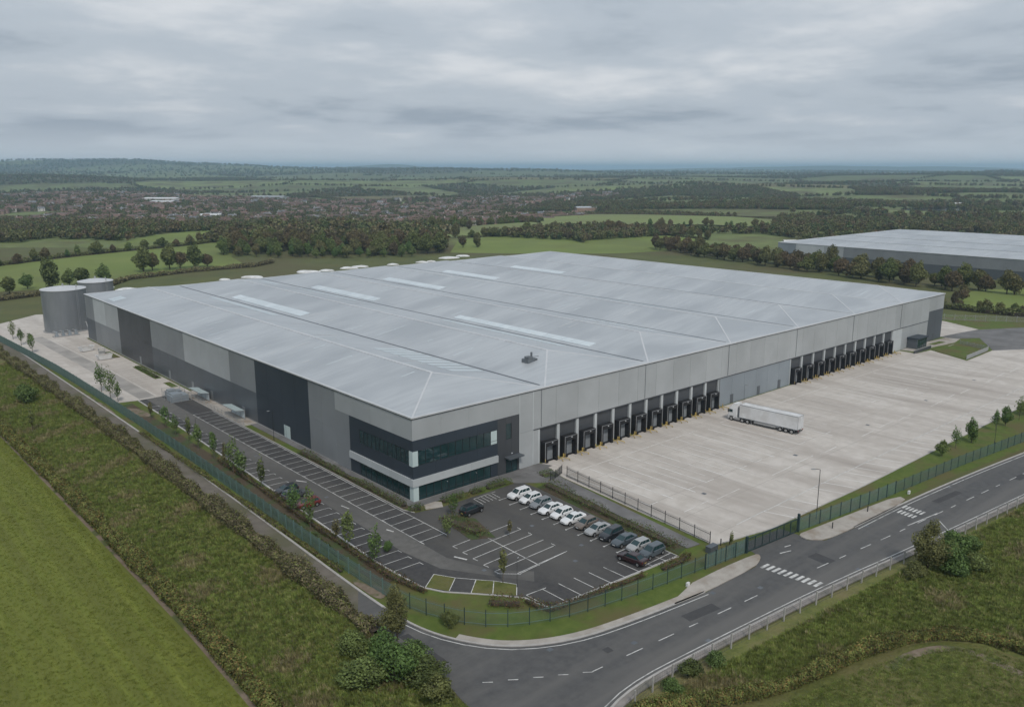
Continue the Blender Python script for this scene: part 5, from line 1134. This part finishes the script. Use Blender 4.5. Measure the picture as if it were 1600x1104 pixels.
mixed([(577, 436), (625, 393), (628, 320), (700, 330)], 11, 3, .5, .9, 'tree along the far pale pasture', 'trees beyond the pale pasture')
for (x, y, lb) in ((296, 362, 'lone bushy tree just above the roof edge'), (305, 357, 'second bushy tree just above the roof edge'), (416, 505, 'lone tree in the strip of pasture beside the wood')): tree('brown', x, y, .75, lb)
# the wood
wood_poly = [(140, 420), (165, 372), (198, 347), (226, 333), (262, 340), (300, 392), (334, 430), (330, 500), (312, 585), (250, 596), (190, 500)]
def inpoly(x, y, P):
    c = False; j = len(P) - 1
    for i in range(len(P)):
        if (P[i][1] > y) != (P[j][1] > y) and x < (P[j][0] - P[i][0]) * (y - P[i][1]) / (P[j][1] - P[i][1]) + P[i][0]: c = not c
        j = i
    return c
cand = []
while len(cand) < 330:
    x, y = random.uniform(135, 340), random.uniform(330, 600)
    if inpoly(x, y, wood_poly) and all((x - p) ** 2 + (y - q) ** 2 > 30 for p, q in cand): cand.append((x, y))
cand.sort(key=lambda p: xy2ab(*p)[1])
wood_front = cand[:115]; wood_rest = cand[115:]
for i, (x, y) in enumerate(wood_front):
    depth = i / 115; key = 'green' if depth < .35 and random.random() < .45 else ('oak' if random.random() < .6 - .45 * depth else 'brown')
    a_, b_ = xy2ab(x, y); u_ = a_ / b_; where = 'tank end' if u_ < -.26 else ('middle' if u_ < -.16 else 'pasture end')
    tree(key, x, y, random.uniform(.85, 1.2) * (1 if depth > .2 else .8), f"{dict(green='light green', oak='olive', brown='brownish')[key]} tree {'at the front edge' if depth < .4 else 'in the depth'} of the wood, {where}", 'trees of the wood behind the hall')
# belt in front of the second hall
bc = along([(404, 266), (380, 206), (370, 160), (359, 115), (348, 74), (342, 40), (336, 10)], 6.6, 2.5) + along([(390, 262), (368, 204), (358, 160), (347, 115), (336, 74), (331, 40)], 8.5, 3)
for x, y in bc:
    key = random.choice(('oak', 'brown', 'brown')); end = 'the far end' if y > 165 else ('the middle' if y > 85 else 'the road end')
    tree(key, x, y, random.uniform(.72, 1.0), f"{dict(oak='olive', brown='brownish')[key]} tree in {end} of the belt between the two halls", 'tree belt between the two halls')
mixed([(282, 30), (281, 8), (285, -14), (300, -40)], 4.2, 2.5, .3, .5, 'low dark hedge tree beyond the far end of the yard', 'hedge trees beyond the yard', ('oak', 'brown'))
for i, (x, y, s) in enumerate(((322, -8, .75), (330, -18, .8), (300, 26, .5), (312, 30, .5))): tree('brown', x, y, s, f'bushy tree in the pasture strip beyond the yard, {ORD[i]} from the road side', 'trees in the strip beyond the yard')

# hedges: leafy masses on a line
def hedge(pts, wd, h, n_per_m, leaf, label, mats, name='hedge', cat='hedge', z=0.0, group=None, rag=.25):
    P = resample(pts, .5); ln = len(P) * .5; n = int(ln * n_per_m)
    i = rng.integers(0, len(P) - 1, n); t = rng.random((n, 1)); c = P[i] * (1 - t) + P[i + 1] * t
    d = P[i + 1] - P[i]; d /= np.linalg.norm(d, axis=1, keepdims=True); nrm = np.c_[-d[:, 1], d[:, 0]]
    a = rng.uniform(-.15 * pi, 1.15 * pi, n); rr = rng.uniform(.75, 1.05, n) + rng.normal(0, rag * .3, n)
    bulge = 1 + rag * (np.sin(i * .31) * .5 + np.sin(i * .113 + 1) * .5)
    off = np.clip(np.cos(a) * 1.25, -1, 1) * wd / 2 * rr * bulge; zz = np.clip(np.sin(a) * 1.25 * .5 + .5, 0.02, 1) * h * (0.35 + .65 * rr) * bulge
    C = np.c_[c + nrm * off[:, None], zz + z]; nn = np.c_[nrm * np.cos(a)[:, None], np.sin(a)]
    C[:, 2] += terr_xy(C[:, 0], C[:, 1])
    root = empty(name, (float(P[0][0]), float(P[0][1]), z)); tag(root, label, cat, group)
    pick = rng.random(n) < (.72 if len(mats) > 1 else 2)
    for q, mm in zip((pick, ~pick), mats):
        o = link(bpy.data.objects.new('foliage', leaves(C[q] - np.array([P[0][0], P[0][1], z]), nn[q], leaf, M[mm], 'foliage')), root)
    # woody inside so that it is not see-through
    b = MB(); A, B_ = offset_line(P[::4], -wd * .2), offset_line(P[::4], wd * .2); 
    for k in range(len(A) - 1):
        q = [(*A[k], 0), (*A[k + 1], 0), (*B_[k + 1], 0), (*B_[k], 0)]; q = [(p[0] - P[0][0], p[1] - P[0][1], 0) for p in q]; T = [(p[0], p[1], h * .5) for p in q]
        b.quad(q[0], q[1], T[1], T[0]); b.quad(q[2], q[3], T[3], T[2]); b.quad(T[0], T[1], T[2], T[3])
    b.obj('branches', M['bark'], root)
    return root
hedge([(-44.4, 150), (-43.6, 92), (-43.2, 61), (-42.9, 38), (-42.8, 13), (-42.7, -16), (-43.2, -34), (-44, -56)], 1.9, 2.0, 460, .27, 'long clipped hedge beside the mown field', ('leaf_hedge', 'leaf_hedge_b'))
hedge(smooth_line([(-16, -61.9), (-12.8, -63.2), (-2.5, -68.6), (2.7, -70.0), (9.4, -71.0), (15.9, -72.6), (21.4, -74.8), (25.6, -78.4), (27.4, -83), (27, -90)], 2), 1.5, 1.5, 480, .22, 'curved bronze-tinged hedge round the paddock', ('leaf_hedge', 'leaf_hedge_b'))
hedge([(-27.8, 185), (-26.8, 134), (-26.2, 66), (-26.4, 30), (-26.7, 2), (-27.2, -25), (-27.2, -31)], 2.3, 1.6, 330, .26, 'ragged brown bramble line along the outer edge of the lane', ('leaf_bramble', 'leaf_hedge'), rag=.42)
for pts, wd, h, lb, ms in ((([(-2.3, 35.5), (-2.3, -.6)]), 1.3, .75, 'clipped shrub line along the office side wall', ('leaf_bed', 'leaf_bed_b')), (([(21.9, -9.4), (18.9, -41)]), 2.2, .95, 'russet and green shrub line between parked cars and path', ('leaf_bed', 'leaf_bed_b')),
        ([(-.2, -8.8), (-.3, -13), (0.4, -18.4)], 2.4, .95, 'russet and green shrubs on the car park island', ('leaf_bed', 'leaf_bed_b')), ([(3.6, -3.2), (8.6, -3.5)], 1.3, .6, 'low shrubs at the office front nearest the corner', ('leaf_bed',)), ([(9.6, -3.5), (12.2, -3.6)], 1.2, .6, 'short shrub patch in the middle of the office front', ('leaf_bed',)),
        ([(13, -3.6), (18.2, -3.8)], 1.4, .7, 'low shrubs at the office front nearest the entrance', ('leaf_bed',)), ([(-2.6, -2.2), (-1.0, -3.3), (-.4, -3.4)], 1.3, .6, 'low shrubs at the very corner of the offices', ('leaf_bed',)), ([(24.6, -5.2), (27.6, -5.8)], 2.2, .35, 'low ground cover patch by the office entrance', ('leaf_bed',)),
        ([(-8.2, -37.0), (-8.0, -40.6), (-2, -41.6), (9, -42.6)], 1.0, .7, 'russet shrub line along the foot of the car park', ('leaf_bed_b', 'leaf_bed')), ([(-12.2, -34.2), (-9.0, -37.4)], 1.8, .8, 'russet shrubs at the grassed corner bays', ('leaf_bed_b', 'leaf_bed')), ([(12, -43.2), (16.8, -43.5), (18.6, -42.6)], 1.0, .6, 'russet shrubs below the last car', ('leaf_bed_b', 'leaf_bed')),
        ([(-2.1, 116.5), (-2.1, 133.5)], 1.4, .7, 'shrub line in the bed by the dark cladding', ('leaf_bed',)), ([(-16.2, 42), (-16.7, 20), (-17.4, 0), (-17.7, -20), (-16.6, -26.5)], 1.1, .7, 'russet shrub line along the side bays', ('leaf_bed_b', 'leaf_bed')),
        ([(-19.2, 60), (-19.4, 20), (-19.8, -10)], .9, .55, 'green ground cover beside the palisade fence', ('leaf_bed',)), ([(-21.6, 70), (-21.6, 25), (-22.0, -14)], .8, .5, 'dark ground cover between fence and lane kerb', ('leaf_hedge', 'leaf_bed_b'))):
    hedge(pts, wd, h, 90, .2, lb, ms, name='shrub_line', cat='shrubs', z=.1, rag=.5)
for pts, h, lb in (([(-30, 292), (-5, 299), (16, 305), (41, 311), (59, 335), (95, 346), (132, 347), (150, 360)], 2.2, 'dark field hedge behind the tanks'), ([(-40, 430), (23.7, 451), (64, 477), (108, 495), (158, 510), (223, 555)], 2.4, 'field hedge under the hedgerow trees left of the wood'),
        ([(344, 430), (395, 421), (443, 416), (483, 391), (496, 332), (482, 284)], 1.8, 'field hedge under the hedgerow oaks'), ([(452, 450), (490, 442), (577, 438), (627, 394), (640, 322), (760, 395)], 1.6, 'thin field hedge round the pale pasture'), ([(276, 30), (276, 8), (280, -14), (292, -44)], 2.6, 'dark field hedge beyond the far end of the yard'),
        ([(505, 560), (600, 600), (720, 610), (800, 418)], 1.8, 'far hedge closing the pale pasture')):
    hedge(pts, 2.4, h, 26, .8, lb, ('leaf_far',), group='field hedges')

# ------------------------------------------------------------------ scattered stuff (geometry nodes instances)
def scatter(name, P, scl, rot, idx, protos_, label):
    me = bpy.data.meshes.new(name); me.vertices.add(len(P)); me.vertices.foreach_set('co', np.asarray(P, np.float32).ravel())
    for nm, tp, arr in (('scl', 'FLOAT', scl), ('rot', 'FLOAT', rot), ('idx', 'INT', idx)):
        at_ = me.attributes.new(nm, tp, 'POINT'); at_.data.foreach_set('value', np.asarray(arr, np.float32 if tp == 'FLOAT' else np.int32))
    me.update(); o = link(bpy.data.objects.new(name, me))
    coll = bpy.data.collections.new(name + '_kinds')
    for k, pm in enumerate(protos_): coll.objects.link(bpy.data.objects.new(f'{name}_kind_{k:02d}', pm))
    ng = bpy.data.node_groups.new(name + '_scatter', 'GeometryNodeTree')
    ng.interface.new_socket('Geometry', in_out='INPUT', socket_type='NodeSocketGeometry'); ng.interface.new_socket('Geometry', in_out='OUTPUT', socket_type='NodeSocketGeometry')
    gi, go = N(ng, 'NodeGroupInput'), N(ng, 'NodeGroupOutput'); io = N(ng, 'GeometryNodeInstanceOnPoints'); ci = N(ng, 'GeometryNodeCollectionInfo')
    ci.inputs['Collection'].default_value = coll; ci.inputs['Separate Children'].default_value = True; ci.inputs['Reset Children'].default_value = True
    io.inputs['Pick Instance'].default_value = True
    def na(n_, t_): q = N(ng, 'GeometryNodeInputNamedAttribute'); q.data_type = t_; q.inputs['Name'].default_value = n_; return q
    cx = N(ng, 'ShaderNodeCombineXYZ'); L = ng.links.new
    L(gi.outputs[0], io.inputs['Points']); L(ci.outputs[0], io.inputs['Instance']); L(na('idx', 'INT').outputs[0], io.inputs['Instance Index']); L(na('rot', 'FLOAT').outputs[0], cx.inputs[2]); L(cx.outputs[0], io.inputs['Rotation']); L(na('scl', 'FLOAT').outputs[0], io.inputs['Scale'])
    L(io.outputs[0], go.inputs[0]); md = o.modifiers.new('scatter', 'NODES'); md.node_group = ng
    tag(o, label, kind='stuff'); return o
far_protos = [crown_mesh(300 + k, 1.0, .52, .06, 110, .2, M['leaf_far' if k % 3 else 'leaf_brown'], 7) for k in range(6)]
pts, sc_ = [], []
def addpts(a, b, s0, s1):
    x, y = ab2xy(a, b); z = terr(a, b); pts.append(np.c_[x, y, z - .3]); sc_.append(rng.uniform(s0, s1, len(a)))
def blocked(x, y):   # keep off the built site, the near fields and the second hall
    return ((x > -60) & (x < 300) & (y > -160) & (y < 335)) | ((x > 372) & (x < 575) & (y > -125) & (y < 185))
for lo, hi, n, wf, s in ((640, 1200, 14000, 5, (5, 9)), (1200, 2200, 26000, 7, (5, 10)), (2200, 4200, 26000, 9, (6, 11)), (4200, 9000, 20000, 18, (9, 16))):
    b_ = np.sqrt(rng.uniform(lo ** 2, hi ** 2, n * 5)); a_ = b_ * rng.uniform(-.82, .82, n * 5)
    k, gp = nearest(a_, b_); ok = (gp < wf) | (is_wood[k] & (rng.random(len(a_)) < (.36 if lo < 2000 else .2)))
    t_ = in_town(a_, b_); ok = np.where(t_, rng.random(len(a_)) < .34, ok)
    x, y = ab2xy(a_, b_); ok &= ~blocked(x, y)
    for P_ in ([(345, 442), (376, 514), (475, 544), (552, 546), (453, 454), (395, 428)], [(457, 452), (577, 439), (627, 396), (640, 330), (800, 415), (720, 610), (620, 620), (560, 560)]):
        xs = np.where(ok)[0]; ok[xs] &= ~np.array([inpoly(x[i], y[i], P_) for i in xs])
    u_ = 800 + a_ / b_ * 1305; ok &= ~((u_ > 1380) & (u_ < 1500) & (b_ > 980) & (b_ < 1210))
    j = np.where(ok)[0][:n]; addpts(a_[j], b_[j], *s)
# wooded ridges on the skyline
b_ = rng.uniform(5200, 9000, 5000); a_ = b_ * rng.uniform(-.75, .75, 5000); addpts(a_, b_, 12, 20)
# belt of trees in front of the town, rest of the near wood, rough ground behind the halls
b_ = rng.uniform(640, 930, 5200); a_ = b_ * rng.uniform(-.80, -.16, 5200); x, y = ab2xy(a_, b_); m_ = (np.sin(a_ / 60) * np.sin(b_ / 45 + a_ / 150) > -.02) & ~np.array([inpoly(q, r, [(96, 498), (158, 513), (226, 560), (262, 640), (190, 650), (120, 560)]) for q, r in zip(x, y)]); addpts(a_[m_], b_[m_], 4.5, 11)
wr = np.array(wood_rest); aa, bb_ = xy2ab(wr[:, 0], wr[:, 1]); addpts(aa, bb_, 11, 15)
b_ = rng.uniform(560, 900, 1700); a_ = b_ * rng.uniform(.14, .80, 1700); x, y = ab2xy(a_, b_); m_ = ~blocked(x, y) & (np.sin(a_ / 50 + 1) * np.sin(b_ / 38 + a_ / 90) > -.1) & (x > 500) & (y < 330); addpts(a_[m_], b_[m_], 6, 10)
b_ = rng.uniform(700, 1500, 2600); a_ = b_ * rng.uniform(.33, .8, 2600); x, y = ab2xy(a_, b_); m_ = ~blocked(x, y) & (np.sin(a_ / 90 + 2) * np.sin(b_ / 52 + a_ / 190) > .1) & (x > 585); addpts(a_[m_], b_[m_], 7, 11)
# rough ground behind the hall: low thicket
P_ = np.concatenate(pts); q_ = np.concatenate(sc_)
scatter('far_woodland', P_, q_, rng.uniform(0, 6.28, len(P_)), rng.integers(0, 6, len(P_)), far_protos, 'distant woods, hedgerows and scattered trees across the farmland')

def tuft(seed, n, h, spread, wd, mm):
    rs = np.random.default_rng(seed); V, F = [], []
    for k in range(n):
        a = rs.uniform(0, 6.28); q = rs.uniform(0, spread * .5); x, y = q * cos(a), q * sin(a); hh = h * rs.uniform(.5, 1.1); ln = rs.uniform(.1, .55) * hh; ca, sa = cos(a), sin(a)
        i = len(V); V += [(x - sa * wd, y + ca * wd, 0), (x + sa * wd, y - ca * wd, 0), (x + ca * ln * .4 + sa * wd * .7, y + sa * ln * .4 - ca * wd * .7, hh * .65), (x + ca * ln, y + sa * ln, hh)]
        F.append((i, i + 1, i + 2, i + 3))
    return numesh('tuft', np.array(V), np.array(F), mm)
tufts = [tuft(1, 22, .5, .7, .05, M['blade']), tuft(2, 18, .7, .6, .045, M['blade']), tuft(3, 26, .35, .9, .06, M['blade']), tuft(4, 16, .8, .5, .03, M['blade_dry']), tuft(5, 14, .6, .8, .04, M['blade_dry'])]
def patchy(x, y, f): return np.sin(x / f + 1.7 * np.sin(y / (f * 1.7))) * np.sin(y / (f * .8) + 1.3 * np.sin(x / (f * 1.2)))
n = 46000; x = rng.uniform(-42.2, -27.6, n); y = -52 + 215 * rng.random(n) ** 1.5; dry = patchy(x, y, 3.1) + rng.normal(0, .35, n) > .75
near = scatter('rough_grass', np.c_[x, y, np.full(n, .04)], rng.uniform(.4, 1.0, n), rng.uniform(0, 6.28, n), np.where(dry, rng.integers(3, 5, n), rng.integers(0, 3, n)), tufts, 'rough tussocky grass on the bank beside the lane')
n = 60000; t = rng.random(n) ** 1.3; x = -14 + 120 * t; y = -61.5 - .085 * (x + 12) - rng.random(n) * (9 + 26 * t); inside = (x < 26) & (y < np.interp(x, [-16, -2.5, 9.4, 16, 21.4, 26], [-62, -68, -70.5, -72, -74.5, -79]))
ok = ~inside; x, y = x[ok], y[ok]; n = len(x); dry = patchy(x + 5, y, 3.4) + rng.normal(0, .35, n) > .75
scatter('rough_grass', np.c_[x, y, np.full(n, .04)], rng.uniform(.4, 1.0, n), rng.uniform(0, 6.28, n), np.where(dry, rng.integers(3, 5, n), rng.integers(0, 3, n)), tufts, 'rough tussocky grass on the bank beyond the roadside fence')

n = 42000; x = -44.6 - 26 * rng.random(n) ** 1.2; y = -58 + 230 * rng.random(n) ** 1.5
scatter('field_grass', np.c_[x, y, np.full(n, .03)], rng.uniform(.22, .4, n), rng.uniform(0, 6.28, n), rng.integers(0, 3, n), [tuft(11 + k, 16, .35, 1.3, .06, M['blade_field']) for k in range(3)], 'short grass of the mown field')
n = 16000; x = rng.uniform(-12, 25, n); y = -96 + 30 * rng.random(n); ok = y < np.interp(x, [-16, -2.5, 9.4, 16, 21.4, 26], [-64, -70.5, -73, -75, -77.5, -82]); x, y = x[ok], y[ok]; n = len(x)
scatter('paddock_grass', np.c_[x, y, np.full(n, .06)], rng.uniform(.35, .65, n), rng.uniform(0, 6.28, n), rng.integers(0, 3, n), [tuft(15 + k, 16, .35, 1.2, .05, M['blade']) for k in range(3)], 'short tufted grass of the paddock')
# ------------------------------------------------------------------ town
def house_mesh(lx, ly, h, rh, wall, tile, chim=True, ext=False):
    b = MB(); b.box(-lx / 2, lx / 2, -ly / 2, ly / 2, -1.5, h, 0)
    o = .35; e0, e1 = -ly / 2 - o, ly / 2 + o; X = lx / 2 + o
    b.quad((-X, e0, h - .15), (X, e0, h - .15), (X, 0, h + rh), (-X, 0, h + rh), 1); b.quad((X, e1, h - .15), (-X, e1, h - .15), (-X, 0, h + rh), (X, 0, h + rh), 1)
    for s in (-1, 1): b.face([(s * lx / 2, -ly / 2, h), (s * lx / 2, ly / 2, h), (s * lx / 2, 0, h + rh - .1)], 0)
    if chim: b.box(lx * .28, lx * .28 + .8, -.4, .4, h + rh * .6, h + rh + .9, 0)
    for s in (-1, 1):
        for x in (-lx * .28, lx * .22):
            for z in (.9, h - 1.9): b.box(x - .6, x + .6, s * ly / 2 - .03, s * ly / 2 + .03, z, z + 1.2, 2)
    return b.mesh('house', [M[wall], M[tile], M['pane_dark']])
HOUSES = [house_mesh(9, 7.5, 5, 2.8, 'brickwall', 'tile_red'), house_mesh(14, 7.5, 5, 2.6, 'brickwall', 'tile_brown'), house_mesh(8, 7, 5, 3.0, 'render', 'tile_red'), house_mesh(11, 8, 5.2, 2.6, 'render', 'tile_grey'), house_mesh(18, 8, 5, 2.5, 'brickwall', 'tile_red'), house_mesh(9, 8, 2.8, 2.6, 'brickwall', 'tile_brown')]
hs = []
blk = 0
for b0 in np.arange(960, 2250, 74.0):
    for a0 in np.arange(-1500, 260, 96.0):
        th = .5 * math.sin(a0 / 310 + b0 / 420) + random.choice((0, 0, .25, -.2)); ca, sa = cos(th), sin(th)
        for rowk in (-22, 8):
            for i in range(6):
                u_, v_ = -42 + i * 16 + random.uniform(-2, 2), rowk + random.uniform(-2.5, 2.5)
                a_, b_ = a0 + u_ * ca - v_ * sa, b0 + u_ * sa + v_ * ca
                if in_town(np.array([a_]), np.array([b_]))[0] and random.random() < .55: hs.append((a_, b_, th + (pi if random.random() < .5 else 0)))
hs.sort(key=lambda q: math.hypot(q[0], q[1]))
vis = [q for q in hs if -.62 < q[0] / q[1] < .2]
near_h, keep = vis[:300], set(id(q) for q in vis[:300]); rest = [q for q in hs if id(q) not in keep]
HL_ = ['red-roofed brick house in the near part of the town', 'brown-roofed brick semi in the near part of the town', 'red-roofed white house in the near part of the town', 'slate-roofed white house in the near part of the town', 'red-roofed terrace in the near part of the town', 'low brown-roofed bungalow in the near part of the town']
for a_, b_, th in near_h:
    k = random.choice((0, 0, 1, 1, 2, 3, 4, 5)); x, y = ab2xy(a_, b_); o = inst('house', HOUSES[k], None, (x, y, float(terr(a_, b_))), th - YAW); tag(o, HL_[k], 'house', 'houses in the near part of the town')
hp = np.array([(*ab2xy(q[0], q[1]), float(terr(q[0], q[1]))) for q in rest]); hr = np.array([q[2] - YAW for q in rest])
scatter('town_houses', hp, rng.uniform(.9, 1.15, len(hp)), hr, rng.choice(6, len(hp), p=[.28, .22, .16, .1, .16, .08]), HOUSES, 'many small red-roofed houses of the town across the valley')
# long sheds in and behind the town
def shed(a_, b_, lx, ly, h, rz, mm, label):
    x, y = ab2xy(a_, b_); t = empty('long_shed', (x, y, float(terr(a_, b_)) - 1.0), rz - YAW); tag(t, label, 'shed', 'long sheds in the landscape')
    b = MB(); b.box(-lx / 2, lx / 2, -ly / 2, ly / 2, 0, h); b.obj('wall', M[mm], t)
    b = MB(); b.quad((-lx / 2 - .3, -ly / 2 - .3, h), (lx / 2 + .3, -ly / 2 - .3, h), (lx / 2 + .3, 0, h + 1.8), (-lx / 2 - .3, 0, h + 1.8)); b.quad((lx / 2 + .3, ly / 2 + .3, h), (-lx / 2 - .3, ly / 2 + .3, h), (-lx / 2 - .3, 0, h + 1.8), (lx / 2 + .3, 0, h + 1.8)); b.obj('roof', M['white' if mm == 'render' else 'roof'], t)
for a_, b_, lx, ly, h, mm, lb in ((-690, 1680, 70, 34, 9, 'render', 'long white shed at the back of the town'), (-640, 1560, 46, 24, 8, 'render', 'shorter white shed in the middle of the town'), (-560, 1960, 80, 30, 9, 'c_light', 'grey shed at the far edge of the town'), (120, 1300, 46, 18, 6, 'brickwall', 'brick farm shed at the right end of the town'),
        (-420, 1180, 30, 16, 7, 'render', 'white shed at the near edge of the town'), (640, 1290, 24, 12, 5, 'render', 'small white barn beside the pale sheet of water'), (700, 1330, 18, 10, 5, 'render', 'second small barn beside the pale sheet of water'), (205, 620, 9, 6, 3, 'render', 'small white hut in the trees behind the far pasture')):
    shed(a_, b_, lx, ly, h, random.uniform(-.3, .3), mm, lb)
ap = [(1398, 1180), (1440, 1210), (1500, 1190), (1535, 1150), (1500, 1110), (1445, 1105), (1405, 1120)]
wp = [ab2xy((u - 800) / 1305 * b, b) for u, b in ap]; zw = max(float(terr(*xy2ab(*p))) for p in wp) + .3
sheet('pond', smooth_line(wp + wp[:1], 2)[:-1], zw, 'water', label='pale sheet of water among the far trees')

# ------------------------------------------------------------------ haze
hz_m = bpy.data.materials.new('haze_air'); hz_m.use_nodes = True; t = hz_m.node_tree; t.nodes.clear()
pv = N(t, 'ShaderNodeVolumePrincipled'); pv.inputs['Color'].default_value = (0.54, 0.78, 1.0, 1); pv.inputs['Density'].default_value = 0.00011; pv.inputs['Anisotropy'].default_value = 0.2
t.links.new(pv.outputs[0], N(t, 'ShaderNodeOutputMaterial').inputs['Volume'])
b = MB(); b.box(-26000, 26000, -26000, 26000, -60, 160); hzo = b.obj('haze', hz_m); tag(hzo, 'thin blue haze over the distant farmland', kind='stuff')
